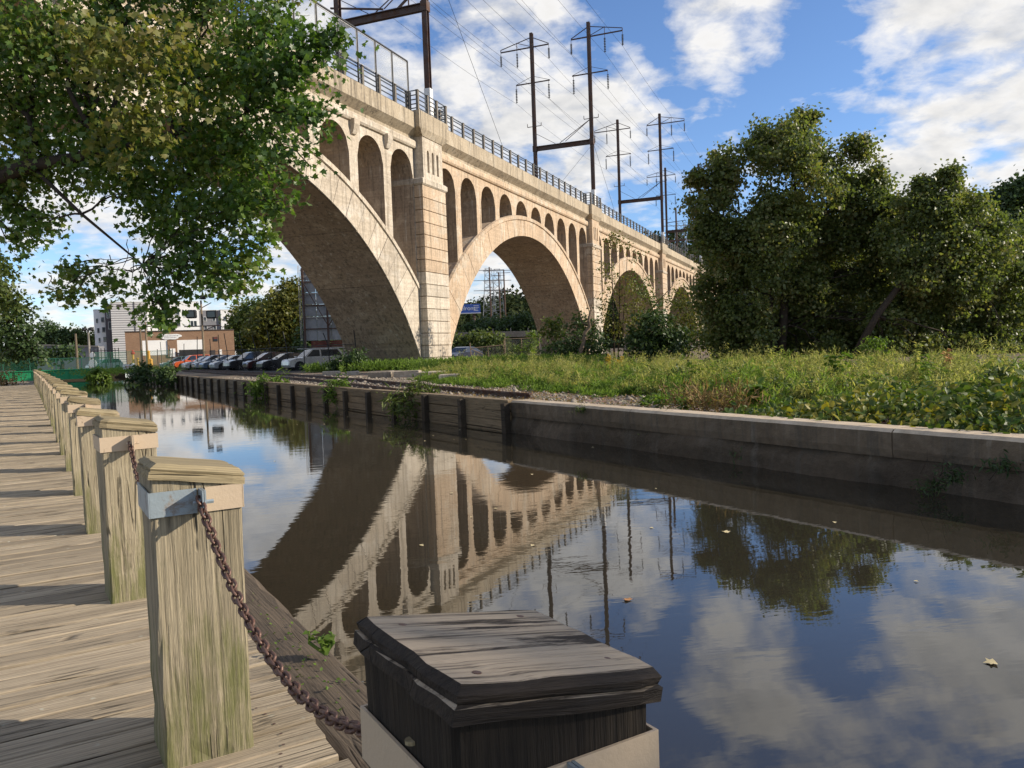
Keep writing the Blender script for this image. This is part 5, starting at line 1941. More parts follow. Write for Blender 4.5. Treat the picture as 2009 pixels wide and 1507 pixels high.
for j in range(4):
    MB().box((bwid / 2 + 0.4, 0.3, zbm - 0.15 - 0.22 * j), (bwid - 0.8, 0.05, 0.19)).build('red_board', 'red_board', bb)
MB().bar((-0.6, -0.3, 1.9), (bwid, -0.3, 1.9), 0.12).build('catwalk_rail', 'galvanised', bb)
MB().tube([(-0.25, 0.3, zbm), (-0.25, 0.3, zt + 0.3)], 0.03, 5).tube([(-0.1, 0.2, zbm), (-0.1, 0.2, zt + 0.3)], 0.03, 5).build('ladder', 'galvanised', bb)

# ------------------------------------------------------------------ seen through the second arch
bp = at(915, 606, 175)
ba = thing('blue_billboard', 'blue advertising billboard on a post, seen through the second arch', 'billboard', (bp.x, bp.y, 0), 0.0)
sc_ = 175 / FPX
zc = CZ + (hz(915) - 606) / FPX * 175
xl, xr = -32 * sc_, 27 * sc_
MB().box(((xl + xr) / 2, 0.15, zc), (xr - xl, 0.3, 17 * sc_)).build('face', 'blue_sign', ba)
MB().box(((xl + xr) / 2, 0.1, zc - 9.2 * sc_), (xr - xl + 0.2, 0.6, 0.18)).build('trim', 'window_frame', ba)
MB().tube([(1.6, 0.3, 0), (1.6, 0.3, zc - 1)], 0.3, 8).build('post', 'steel_brown', ba)


def text(body, size, loc, mat, parent):
    cu = bpy.data.curves.new('lettering', 'FONT')
    cu.body = body
    cu.size = size
    cu.extrude = 0.004
    o_ = bpy.data.objects.new('lettering', cu)
    COL.objects.link(o_)
    dg_ = bpy.context.evaluated_depsgraph_get()
    me_ = bpy.data.meshes.new_from_object(o_.evaluated_get(dg_))
    bpy.data.objects.remove(o_)
    me_.transform(Matrix.Rotation(math.pi / 2, 4, 'X'))
    x = link('lettering', me_, mat, parent)
    x.location = loc
    return x


text('elront', 11.5 * sc_, (-11 * sc_, -0.02, zc - 3.2 * sc_), 'white_sign', ba)
mb = MB()
for i, w in enumerate((10, 11, 8, 9)):
    mb.box(((14 + w / 2) * sc_, -0.01, zc + (5 - 3.2 * i) * sc_), (w * sc_, 0.015, 0.9 * sc_))
mb.build('small_print', 'white_sign', ba)

py_me = None
for i, (x, Y, yt, w) in enumerate([(962, 230, 528, 2.6), (979, 235, 529, 2.4), (1340, 215, 440, 3.0)]):
    p = at(x, 640, Y)
    h = CZ + (hz(x) - yt) / FPX * Y
    t_ = thing('pylon', ['lattice steel pylon left of two through the second arch', 'lattice steel pylon right of two through the second arch', 'lattice steel mast standing on the hill above the far bridge end'][i], 'pylon', (p.x, p.y, 0))
    mb = MB()
    nseg = 12
    for sx in (-1, 1):
        for sy in (-1, 1):
            MB().bar((sx * w, sy * w, 0), (sx * w * 0.35, sy * w * 0.35, h), 0.11).build('leg', 'galvanised', t_)
    mb = MB()
    for j in range(nseg):
        z0, z1 = h * j / nseg, h * (j + 1) / nseg
        w0, w1 = w * (1 - 0.65 * j / nseg), w * (1 - 0.65 * (j + 1) / nseg)
        for sy in (-1, 1):
            mb.bar((-w0, sy * w0, z0), (w1, sy * w1, z1), 0.055).bar((w0, sy * w0, z0), (-w1, sy * w1, z1), 0.055).bar((-w1, sy * w1, z1), (w1, sy * w1, z1), 0.055)
        for sx in (-1, 1):
            mb.bar((sx * w0, -w0, z0), (sx * w1, w1, z1), 0.055)
    mb.build('lattice', 'galvanised', t_)
    for z in (h * 0.98, h * 0.86, h * 0.74):
        MB().bar((-w * 1.7, 0, z), (w * 1.7, 0, z), 0.16).build('cross_arm', 'galvanised', t_)
for i, (x, Y, yt, lab) in enumerate([(967, 200, 525, 'dark pole between the two lattice pylons through the arch'), (995, 198, 530, 'dark pole right of the pylons through the arch'), (985, 205, 535, 'thin dark pole behind the right pylon')]):
    t_, h = pole('transmission_pole', lab, 'pole', x, Y, yt, 'steel_brown', 0.22)
    MB().bar((-1.6, 0, h - 0.8), (1.6, 0, h - 0.8), 0.12).bar((-1.2, 0, h - 5), (1.2, 0, h - 5), 0.12).build('cross_arm', 'steel_brown', t_)
# steel frames on the hill right of the bridge
t_, h = pole('transmission_pole', 'rust-brown pole before the hill at the far bridge end', 'pole', 1334, 190, 410, 'steel_brown', 0.25)
MB().bar((-2.4, 0, h - 3.5), (2.4, 0, h - 3.0), 0.14).bar((-5, 0, h - 8), (2, 0, h - 7.6), 0.5).build('cross_arm', 'steel_brown', t_)
t_, h = pole('transmission_pole', 'dark pole with arms rising beside the tree crown', 'pole', 1368, 182, 390, 'steel_brown', 0.25)
MB().bar((-1.6, 0, h - 3.5), (1.6, 0, h - 3.0), 0.14).build('cross_arm', 'steel_brown', t_)

# concrete road barrier across the arch opening
ba0, ba1 = at(840, 655, 118), at(1120, 650, 130)
d_ = ba1 - ba0
rb = thing('road_barrier', 'long grey concrete road barrier behind the second arch', 'barrier', (ba0.x, ba0.y, 0), math.atan2(d_.y, d_.x))
zb_ = CZ + (hz(960) - 651) / FPX * 122
MB().box((d_.length / 2, 0.3, zb_ - 0.45), (d_.length, 0.5, 0.9), 0, 0.03).build('rail', 'barrier', rb)
MB().box((d_.length / 2, 0.8, (zb_ - 0.9) / 2), (d_.length, 1.4, zb_ - 0.9)).build('embankment', 'hill_soil', rb)
for i in range(8):
    MB().box((d_.length * (i + 0.5) / 8, 0.3, zb_ + 0.25), (0.12, 0.12, 0.5)).build('post', 'barrier', rb)

# rusty chain-link gate and fence panel in the weeds
ga0 = at(926, 712, 60)
gt = thing('leaning_gate', 'leaning rusty chain-link gate in the weeds below the second arch', 'gate', (ga0.x, ga0.y, 0), 0.12)
W_, H_ = 2.45, 1.55
mb = MB()
for a, b_ in (((0, 0), (-0.10, H_ + 0.15)), ((W_, 0), (W_ + 0.02, H_ + 0.25)), ((-0.02, 0.42), (W_, 0.50)), ((-0.08, H_ - 0.25), (W_, H_ - 0.08)), ((-0.06, H_ - 0.3), (W_ * 0.75, 0.3)), ((W_ * 0.52, 0.4), (W_ * 0.5, H_ - 0.12))):
    mb.tube([(a[0], 0, a[1]), (b_[0], 0, b_[1])], 0.032, 6)
mb.build('frame', 'rusty_tube', gt)
MB().add([(0, 0.01, 0.42), (W_, 0.01, 0.5), (W_, 0.01, H_ - 0.1), (-0.06, 0.01, H_ - 0.27)], [(0, 1, 2, 3)]).build('mesh_panel', 'mesh_grey', gt)
ga1 = at(992, 712, 60)
gt2 = thing('fence_panel', 'upright chain-link fence panel overgrown with vines right of the leaning gate', 'fence', (ga1.x, ga1.y, 0), 0.08)
W_, H_ = 2.6, 1.9
mb = MB()
for x in (0, W_ * 0.48, W_):
    mb.tube([(x, 0, 0), (x, 0, H_ + (0.1 if x != W_ * 0.48 else 0))], 0.035, 6)
mb.tube([(0, 0, H_), (W_, 0, H_)], 0.03, 6)
mb.build('frame', 'rusty_tube', gt2)
MB().add([(0, 0.01, 0.1), (W_, 0.01, 0.1), (W_, 0.01, H_), (0, 0.01, H_)], [(0, 1, 2, 3)]).build('mesh_panel', 'mesh_grey', gt2)

# ------------------------------------------------------------------ vegetation
def px_lobes(base, blobs, squash=0.85, depth=1.0):
    out = []
    for (x, y, r, Y) in blobs:
        c = at(x, y, Y) - Vector(base)
        R = r / FPX * Y
        out.append((c.x, c.y, c.z, R, R * depth, R * squash))
    return out


def rel(base, pts):
    return [p - Vector(base) for p in pts]


# the near maple hanging in from the left
TB = Vector((-11.5, 10.3, -0.12))
NB_ = [(322, 632, 20, 9.4), (490, 535, 24, 9.5), (485, 490, 34, 9.6), (300, 610, 22, 9.5), (130, 585, 18, 10), (350, 575, 24, 9.6), (265, 375, 45, 10.4), (380, 350, 75, 10.2), (410, 250, 80, 10.1), (250, 260, 80, 10.5), (350, 470, 50, 10), (520, 460, 35, 9.5), (480, 380, 60, 9.8), (60, 180, 80, 10.9), (30, 340, 60, 10.9), (90, 440, 30, 10.7), (400, 545, 38, 9.6), (150, 230, 70, 10.7), (330, 130, 90, 10.6), (500, 130, 80, 10), (170, 130, 90, 10.7), (640, 88, 45, 9.5), (590, 120, 75, 9.5), (520, 50, 85, 10), (600, 225, 55, 9.3), (540, 200, 85, 9.8), (565, 305, 45, 9.4), (470, 300, 95, 10), (505, 395, 52, 9.5), (430, 420, 75, 9.8),
       (455, 510, 48, 9.6), (380, 500, 55, 9.8), (420, 150, 95, 10.5), (330, 420, 75, 10.3), (300, 330, 85, 10.4), (200, 320, 90, 10.6), (100, 320, 85, 10.8), (30, 250, 85, 11), (318, 605, 28, 9.4),
       (298, 562, 30, 9.6), (335, 540, 42, 9.7), (215, 545, 26, 10), (140, 525, 34, 10.2), (130, 555, 28, 10), (40, 470, 38, 11), (60, 420, 45, 11), (200, 572, 22, 10), (100, 80, 115, 10.5), (30, 90, 95, 11),
       (250, 10, 105, 10.8), (400, 10, 95, 10.6), (425, 565, 18, 9.4), (560, 380, 32, 9.4), (665, 75, 22, 9.4), (470, 560, 16, 9.4), (10, 380, 60, 11),
       (100, -160, 150, 11), (350, -140, 150, 11), (560, -90, 100, 10.5), (-150, 100, 140, 11.5), (-160, 340, 110, 11.5), (-350, 200, 160, 11), (-100, -260, 150, 12), (280, -350, 140, 12)]
GB_ = [(330, 80, 60, 8.8), (250, 120, 65, 8.7), (330, 190, 52, 8.9), (180, 60, 50, 8.8), (260, 215, 50, 8.9), (170, 130, 42, 9.0), (310, 270, 28, 9.0), (190, 260, 30, 9.1), (230, 320, 28, 9.1)]
trunks = [(rel(TB, [TB, Vector((-11.3, 10.3, 1.4)), Vector((-10.7, 10.4, 2.8)), at(-60, 365, 10.7), at(60, 325, 10.6), at(200, 300, 10.4), at(340, 262, 10.2), at(480, 225, 10.0)]), [0.32, 0.28, 0.22, 0.11, 0.09, 0.055, 0.04, 0.02]),
          (rel(TB, [Vector((-10.7, 10.4, 2.8)), Vector((-10.2, 10.5, 4.5)), Vector((-8.5, 10.8, 6.0)), Vector((-6.0, 11, 7.0))]), [0.22, 0.18, 0.13, 0.08]),
          (rel(TB, [at(60, 325, 10.6), at(160, 420, 10.3), at(280, 520, 9.8)]), [0.032, 0.02, 0.010])]
gl_lobes = px_lobes(TB, GB_, 0.9, 0.7)
(GV, GF), _, _ = crown(gl_lobes, 22, 10, 0.072, 0.12, MAPLE, 0.2, 0.9, 0.3, 0.9)
near = make_tree('maple_tree', 'large maple branch with green leaves hanging in from upper left', 'tree', TB, trunks, px_lobes(TB, NB_, 0.9, 0.75), 'leaf_near', 30.0, 10, 0.068, 0.11, MAPLE, 'bark', 0.15, 5, up=0.35, droop=0.9)
link('golden_foliage', np_mesh('golden_foliage', GV, GF), 'leaf_golden', near)
# bare hanging twigs
for (a, b_) in (((262, 500), (268, 585)), ((250, 470), (242, 560)), ((100, 540), (112, 600)), ((290, 560), (283, 620)), ((430, 440), (405, 500)), ((215, 500), (205, 545))):
    mb = MB()
    limb(mb, at(*a, 9.8) - TB, at(*b_, 9.8) - TB, 0.006, 0.002, 0.03, 6, 0.3, 4)
    mb.build('bare_twig', 'bark', near)

# left bank trees
B = Vector((-31.5, 43, -0.1))
make_tree('dark_tree', 'dark leaning tree over the far left end of the boardwalk', 'tree', B, [(rel(B, [B, Vector((-31, 43, 2.5)), at(10, 620, 43)]), [0.2, 0.16, 0.07])],
          px_lobes(B, [(15, 640, 38, 43), (50, 665, 28, 42), (20, 680, 35, 42), (65, 690, 16, 42), (40, 610, 22, 43), (-30, 640, 40, 43), (5, 590, 25, 43), (75, 705, 10, 42)]), 'leaf_dark', 5, 12, 0.22, 0.3, KITE)
B = Vector((-24.5, 31, -0.1))
make_tree('light_tree', 'bright green tree at the left edge above the dark tree', 'tree', B, [(rel(B, [B, Vector((-24, 31, 3)), at(-10, 560, 31)]), [0.2, 0.15, 0.06])],
          px_lobes(B, [(0, 540, 28, 31), (15, 570, 24, 31), (25, 600, 15, 31), (-20, 600, 40, 31), (-20, 520, 40, 31), (-40, 560, 50, 32)]), 'leaf_mid', 5, 12, 0.17, 0.22, KITE)
B = at(12, 735, 50)
B.z = -0.1
make_tree('dry_hedge', 'low dry brownish hedge left of the boardwalk end', 'hedge', B, [([(0, 0, 0), (0, 0, 0.5)], [0.05, 0.03])], [(-1.5, 0.5, 0.5, 1.1, 0.8, 0.7), (0.0, 0, 0.4, 1.0, 0.8, 0.6), (-3.2, 0.3, 0.5, 1.2, 0.8, 0.7)], 'dry_grass', 8, 10, 0.12, 0.2, KITE)

# trees behind the parking lot and around the buildings
FT = [('round_tree', 'tall yellow-green tree right of the apartments, behind the billboard', 560, 130, [(560, 590, 32), (545, 625, 40), (580, 620, 38), (520, 650, 36), (560, 665, 40), (590, 665, 30), (575, 565, 20)], 'leaf_yellow'),
      ('round_tree', 'darker tree between the apartments and the yellow-green tree', 500, 140, [(495, 610, 24), (480, 640, 28), (510, 660, 30), (485, 675, 28), (520, 600, 16)], 'leaf_mid'),
      ('round_tree', 'brownish green tree touching the right end of the apartments', 472, 150, [(473, 615, 18), (468, 640, 20), (476, 665, 22)], 'leaf_yellow'),
      ('round_tree', 'grey-green round tree behind the retaining wall at far left', 95, 185, [(95, 650, 22), (115, 660, 18), (80, 665, 16)], 'leaf_dark'),
      ('round_tree', 'olive tree behind the retaining wall, left of the lamp post', 150, 190, [(150, 660, 20), (170, 665, 16), (135, 668, 14)], 'leaf_mid'),
      ('round_tree', 'dark shrub tree against the retaining wall at far left', 120, 120, [(125, 690, 14), (105, 695, 12), (145, 692, 10)], 'leaf_dark'),
      ('round_tree', 'dark tree behind the left part of the car park', 620, 125, [(625, 650, 30), (640, 680, 30), (605, 680, 26)], 'leaf_dark')]
for nm, lab, x, Y, bl, lm in FT:
    B = at(x, 715, Y)
    B.z = 0
    top = at(x, min(b_[1] for b_ in bl), Y)
    make_tree(nm, lab, 'tree', B, [(rel(B, [B, Vector((B.x + 0.2, B.y, top.z * 0.4)), Vector((B.x, B.y, top.z * 0.75))]), [0.35, 0.25, 0.12])], px_lobes(B, [(a, b_, r, Y) for a, b_, r in bl], 0.9), lm, 1.6, 12, 0.55, 0.6, KITE, shell=0.6, twigs=1)

# bushes and trees on the right bank
def bush(name, label, blobs, mat, leaf_size=0.14, per=7, n=12, twig=0.16, shape=KITE, bark='bark', cat='bush', keepz=True, shell=0.3, up=0.5, droop=0.5, zbase=0.0, jitter=0.9, wide=1.0, twigs=3, thin=1.0):
    x, y, r, Y = blobs[0]
    c = at(x, y, Y)
    B = Vector((c.x, c.y, zbase))
    lobes = px_lobes(B, blobs)
    trunks = [([(random.uniform(-0.1, 0.1), 0, 0), (random.uniform(-0.1, 0.1), 0, max(0.15, lobes[0][2] * 0.5)), (lobes[0][0], lobes[0][1], max(0.25, lobes[0][2]))], [(0.03 + 0.02 * lobes[0][3]) * thin, (0.02 + 0.012 * lobes[0][3]) * thin, 0.01 * thin])]
    return make_tree(name, label, cat, B, trunks, lobes, mat, per, n, leaf_size, twig, shape, bark, shell, twigs, up=up, droop=droop, keep=(lambda P: P[:, 2] > -zbase * 0 + 0.02) if keepz else None, jitter=jitter, wide=wide)


B = at(1530, 690, 45)
B.z = 0
T1 = [(1750, 400, 34, 43), (1765, 440, 40, 43), (1480, 690, 40, 44), (1570, 690, 38, 46), (1420, 690, 35, 46), (1640, 690, 40, 44), (1480, 630, 45, 44.5), (1745, 620, 40, 43), (1740, 480, 45, 44), (1745, 550, 50, 45), (1690, 530, 60, 46), (1520, 460, 70, 44), (1400, 640, 40, 46), (1530, 660, 45, 48), (1590, 560, 60, 45), (1710, 620, 50, 46), (1400, 400, 48, 45), (1440, 325, 48, 45), (1490, 285, 46, 46), (1560, 262, 40, 46), (1545, 300, 55, 44), (1605, 300, 48, 45), (1690, 292, 32, 45), (1725, 350, 34, 44), (1660, 370, 62, 45), (1560, 375, 80, 44), (1470, 410, 80, 45),
      (1420, 500, 55, 45), (1500, 520, 75, 44), (1600, 480, 90, 46), (1700, 440, 58, 45), (1560, 600, 62, 46), (1450, 590, 65, 46), (1400, 570, 48, 46), (1640, 590, 70, 47), (1375, 445, 24, 45), (1580, 235, 18, 46), (1450, 650, 45, 48), (1640, 650, 50, 48), (1740, 410, 25, 44), (1410, 345, 24, 45), (1365, 350, 12, 45)]
tr1 = [(rel(B, [B, at(1536, 640, 45), at(1542, 560, 45), at(1535, 490, 45), at(1520, 430, 45)]), [0.30, 0.25, 0.22, 0.17, 0.10]),
       (rel(B, [B + Vector((-0.3, 0, 0)), at(1510, 610, 45), at(1515, 580, 45)]), [0.2, 0.16, 0.12]),
       (rel(B, [at(1540, 500, 45), at(1580, 440, 44.6), at(1650, 400, 44.4)]), [0.2, 0.13, 0.06]),
       (rel(B, [at(1535, 490, 45), at(1500, 450, 44.6), at(1450, 420, 44.5)]), [0.18, 0.11, 0.05]),
       (rel(B, [at(1540, 500, 45), at(1560, 400, 45), at(1560, 330, 45)]), [0.18, 0.12, 0.05])]
make_tree('maple_tree', 'tall broad maple with forked trunk on the right bank', 'tree', B, tr1, px_lobes(B, T1, 0.95, 0.9), 'leaf_right', 3.4, 15, 0.20, 0.24, KITE, 'bark', 0.3, 4, up=0.35, droop=0.9, sub=(11, 0.42), jitter=1.1)
B = at(1672, 690, 41)
B.z = 0
T2 = [(1740, 690, 36, 42), (1820, 690, 40, 42), (1900, 690, 40, 42), (1980, 690, 40, 42), (1750, 450, 30, 42), (1860, 520, 60, 41), (1790, 640, 45, 43), (1980, 600, 55, 43), (1740, 640, 35, 42), (1960, 650, 45, 43), (1810, 540, 45, 41), (1840, 375, 40, 41), (1790, 420, 38, 41), (1890, 415, 44, 41), (1850, 460, 75, 41), (1930, 460, 52, 42), (1780, 500, 52, 41), (1900, 540, 75, 42), (1830, 570, 55, 43), (1960, 530, 55, 43), (1770, 590, 45, 43), (1860, 625, 55, 44), (1930, 620, 50, 44), (1865, 345, 20, 41), (1815, 365, 20, 41)]
tr2 = [(rel(B, [B, at(1720, 620, 41), at(1765, 560, 41), at(1790, 530, 41), at(1810, 480, 41)]), [0.20, 0.17, 0.15, 0.12, 0.08]),
       (rel(B, [at(1770, 555, 41), at(1850, 500, 40.8), at(1920, 440, 40.8)]), [0.18, 0.11, 0.05]), (rel(B, [at(1765, 560, 41), at(1840, 548, 40.8), at(1900, 530, 40.8)]), [0.10, 0.06, 0.03])]
make_tree('maple_tree', 'smaller leaning maple right of the tall maple', 'tree', B, tr2, px_lobes(B, T2, 0.95, 0.9), 'leaf_right', 3.4, 15, 0.19, 0.23, KITE, 'bark', 0.3, 4, up=0.35, droop=0.9, sub=(11, 0.42), jitter=1.1)
B = at(2000, 690, 47)
B.z = 0
make_tree('maple_tree', 'yellowing tree cut off by the right edge', 'tree', B, [(rel(B, [B, at(2005, 560, 47)]), [0.3, 0.15])], px_lobes(B, [(1985, 470, 36, 46), (1960, 480, 30, 47), (2010, 540, 60, 47), (1975, 600, 50, 48), (2060, 480, 90, 48), (2080, 600, 90, 48)], 0.95), 'leaf_mid', 4, 14, 0.2, 0.3, KITE, 'bark', 0.4, 2)
B = at(1990, 640, 150)
B.z = 0
make_tree('dark_tree', 'dark distant tree top at the right edge above the maples', 'tree', B, [(rel(B, [B, at(1990, 420, 150)]), [0.5, 0.3])], px_lobes(B, [(1990, 385, 32, 150), (1960, 400, 22, 150), (2030, 390, 50, 150), (2000, 440, 60, 152)], 0.9), 'leaf_dark', 1.5, 14, 0.7, 0.9, KITE, twigs=1)
HB = [(1420, 655, 40, 49), (1500, 660, 45, 50), (1590, 665, 45, 50), (1690, 660, 45, 50), (1780, 655, 50, 48), (1860, 660, 50, 47), (1940, 655, 50, 46), (2020, 650, 60, 45)]
hl = ['left of the forked trunk', 'behind the forked trunk', 'right of the forked trunk', 'behind the leaning trunk', 'right of the leaning trunk', 'below the smaller maple', 'near the right edge of the weeds', 'cut by the right edge behind the weeds']
for q, w in zip(HB, hl):
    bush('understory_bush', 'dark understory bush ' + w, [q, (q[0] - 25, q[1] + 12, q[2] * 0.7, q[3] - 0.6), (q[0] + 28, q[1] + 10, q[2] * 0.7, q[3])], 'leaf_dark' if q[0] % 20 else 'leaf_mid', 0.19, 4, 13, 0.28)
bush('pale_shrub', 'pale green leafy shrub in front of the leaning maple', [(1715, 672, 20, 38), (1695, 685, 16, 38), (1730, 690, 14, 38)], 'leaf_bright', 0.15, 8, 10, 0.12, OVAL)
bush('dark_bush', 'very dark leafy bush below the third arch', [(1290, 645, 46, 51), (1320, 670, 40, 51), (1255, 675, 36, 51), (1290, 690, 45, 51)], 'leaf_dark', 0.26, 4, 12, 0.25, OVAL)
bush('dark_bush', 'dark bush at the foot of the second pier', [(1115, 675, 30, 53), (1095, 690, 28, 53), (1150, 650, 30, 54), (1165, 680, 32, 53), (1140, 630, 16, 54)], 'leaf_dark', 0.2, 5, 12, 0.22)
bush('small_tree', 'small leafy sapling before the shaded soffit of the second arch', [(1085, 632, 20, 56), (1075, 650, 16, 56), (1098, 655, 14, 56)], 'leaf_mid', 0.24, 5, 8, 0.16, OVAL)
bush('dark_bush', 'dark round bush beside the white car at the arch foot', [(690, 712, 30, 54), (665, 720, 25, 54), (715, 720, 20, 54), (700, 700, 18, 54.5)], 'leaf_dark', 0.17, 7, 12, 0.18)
bush('arch_bush', 'light green bush left of two under the second arch', [(915, 675, 26, 86), (895, 680, 22, 86), (940, 668, 24, 86)], 'leaf_mid', 0.34, 3, 12, 0.35)
bush('arch_bush', 'light green bush right of two under the second arch', [(972, 672, 24, 84), (955, 680, 20, 84), (985, 685, 18, 84)], 'leaf_mid', 0.34, 3, 12, 0.35)
bush('vine_bush', 'bright vine heap climbing the chain-link panel', [(1035, 680, 20, 60.6), (1015, 688, 16, 60.6), (1050, 665, 12, 60.6), (1042, 655, 10, 60.6)], 'leaf_bright', 0.15, 8, 10, 0.12)
bush('arch_bush', 'dark bush beyond the barrier through the second arch', [(960, 640, 22, 135), (930, 645, 18, 135), (1000, 640, 26, 138), (1030, 635, 24, 138)], 'leaf_dark', 0.5, 2, 12, 0.5)

# airy young trees in front of the third arch
def airy(label, stems, blobs, mat, Y, per=3.2, leaf=0.15, bark='bark'):
    B = at(stems[0][0][0][0], 700, Y)
    B.z = 0
    tr = []
    for st, r in stems:
        pts = [at(x, y, Y + random.uniform(-0.4, 0.4)) for x, y in st]
        pts[0].z = 0
        tr.append((rel(B, pts), [r * (1 - 0.75 * i / (len(pts) - 1)) for i in range(len(pts))]))
    return make_tree('young_tree', label, 'tree', B, tr, px_lobes(B, [(a, b_, r, Y) for a, b_, r in blobs], 1.0, 1.0), mat, per, 7, leaf, 0.20, KITE, bark, 0.3, 4, droop=1.2)


airy('thin airy sapling with upright stems before the second pier', [([(1205, 700), (1203, 600), (1198, 470)], 0.07), ([(1212, 700), (1216, 600), (1215, 500)], 0.05), ([(1225, 700), (1222, 640), (1232, 480)], 0.05)],
     [(1198, 478, 22), (1225, 480, 18), (1190, 520, 22), (1215, 560, 30), (1185, 590, 24), (1245, 600, 34), (1220, 640, 34), (1180, 640, 28), (1205, 460, 12)], 'leaf_yellow', 55)
airy('airy sapling with long arching branches before the third arch', [([(1225, 690), (1265, 620), (1320, 560)], 0.08), ([(1230, 690), (1290, 650), (1350, 600)], 0.06), ([(1240, 690), (1245, 600), (1262, 540)], 0.05)],
     [(1265, 570, 30), (1290, 600, 28), (1330, 590, 26), (1255, 640, 34), (1345, 630, 30), (1240, 550, 18), (1250, 500, 12)], 'leaf_mid', 57, 4.0)
airy('yellow-green young tree before the fourth arch beside the maple', [([(1350, 700), (1355, 640), (1365, 590)], 0.08)], [(1350, 610, 32), (1375, 640, 32), (1335, 650, 30), (1370, 590, 20), (1385, 670, 24), (1340, 570, 18), (1330, 690, 24)], 'leaf_yellow', 56, 5)
B = at(1132, 705, 52)
B.z = 0
dt = thing('dead_trunk', 'pale leaning dead trunk with bare branches at the second pier', 'dead tree', B)
mb = MB()
limb(mb, (0, 0, -0.1), at(1160, 610, 52) - B, 0.17, 0.09, 0.02, 7, 0.15, 8)
for a, b_ in (((1148, 650), (1185, 615)), ((1150, 640), (1120, 580)), ((1140, 680), (1175, 640)), ((1155, 625), (1170, 570)), ((1140, 670), (1110, 650))):
    limb(mb, at(*a, 52) - B, at(*b_, 52) - B, 0.05, 0.01, 0.05, 5, 0.2, 5)
mb.build('trunk', 'bark_pale', dt, smooth=True)

# bushes rooted in the canal walls
WB = [('willow_bush', 'feathery willow-like bush hanging over the timber wall, left', [(522, 755, 26, 33.2), (500, 762, 18, 33), (545, 752, 18, 33), (525, 772, 16, 32.8)], 'leaf_bright', LANCE, 0.30),
      ('willow_bush', 'small willow-like bush on the timber wall, middle', [(658, 757, 16, 25.6), (650, 772, 12, 25.3), (670, 750, 11, 25.6)], 'leaf_bright', LANCE, 0.24),
      ('willow_bush', 'larger bright bush on the timber wall right below the pier', [(822, 762, 24, 20.6), (795, 775, 24, 20.4), (770, 785, 16, 20.2), (845, 770, 18, 20.4), (815, 795, 30, 20), (780, 805, 18, 19.9)], 'leaf_mid', LANCE, 0.22),
      ('canal_bush', 'dark bush over the far water, left of two by the bollards', [(278, 728, 20, 57), (268, 740, 16, 57), (285, 745, 14, 56.5)], 'leaf_dark', KITE, 0.22),
      ('canal_bush', 'dark bush over the far water, right of two by the bollards', [(325, 732, 18, 52), (315, 742, 15, 52), (335, 745, 13, 51.5)], 'leaf_dark', KITE, 0.22),
      ('canal_bush', 'light green bush at the right end of the green footbridge', [(190, 735, 15, 68), (205, 738, 12, 68), (178, 742, 10, 68)], 'leaf_bright', KITE, 0.26)]
for nm, lab, bl, mt, shp, ls in WB:
    bush(nm, lab, bl, mt, ls, 9, 9, 0.12, shp, keepz=False, zbase=0.05, wide=0.8, up=0.7, droop=0.6)
WP = [(1140, 800, 12, 14.0, 'weed tuft hanging on the concrete wall near its left end'), (1295, 812, 8, 12.6, 'small weed on the coping between two tufts'), (1255, 842, 7, 12.9, 'tiny weed low on the shaded concrete wall'), (1450, 890, 14, 11.0, 'leafy weed hanging dark on the wall face'),
      (1860, 930, 18, 8.2, 'trailing weed on the wall near the right edge'), (1960, 912, 12, 7.8, 'small leafy weed on the wall at the right edge'), (1820, 955, 22, 8.3, 'weed patch at the waterline on the right')]
for x, y, r, Y, lab in WP:
    bush('wall_weed', lab, [(x, y, r, Y), (x + r * 0.8, y + 3, r * 0.6, Y)], 'leaf_mid' if y < 850 else 'leaf_dark', 0.07, 60, 7, 0.05, LANCE, cat='weed', keepz=False, zbase=-0.2, twigs=2, thin=0.12)

# ------------------------------------------------------------------ the weed field
def field(n, s0, s1, e_lo, e_hi, bias=1.6):
    s = rng.uniform(s0, s1, n)
    lo = np.interp(s, *e_lo)
    e = lo + (e_hi - lo) * rng.random(n) ** bias
    P = np.array([[WALL0.x + U.x * a + E.x * b_, WALL0.y + U.y * a + E.y * b_, 0.02] for a, b_ in zip(s, e)])
    return P, s, e


EDGE = ([-16, -4, 0, 2.5, 4.5, 7.3, 11.7, 17, 24, 34], [4.0, 3.8, 3.5, 3.1, 2.9, 3.3, 4.1, 4.5, 5.6, 9.0])


def stems(P, h, m, size, mat, name, spread=0.10, wide=0.6, lean_s=0.16, up=1.0):
    n = len(P)
    f = rng.random((n, m)) ** 0.7
    lean = rng.normal(size=(n, 1, 3)) * np.array([lean_s, lean_s, 0])
    L = P[:, None, :] + lean * h[:, None, None] * (f ** 1.6)[..., None] + np.array([0, 0, 1.0]) * (h[:, None] * f)[..., None]
    L = L + rng.normal(size=L.shape) * spread * np.array([1, 1, 0.3])
    d = rng.normal(size=L.shape) * 0.6 + np.array([0, 0, up])
    nr = rng.normal(size=L.shape)
    sz = size * (0.6 + 0.8 * rng.random((n, m)))
    return leaves(L.reshape(-1, 3), sz.reshape(-1), nr.reshape(-1, 3), LANCE, 0, wide, d.reshape(-1, 3))


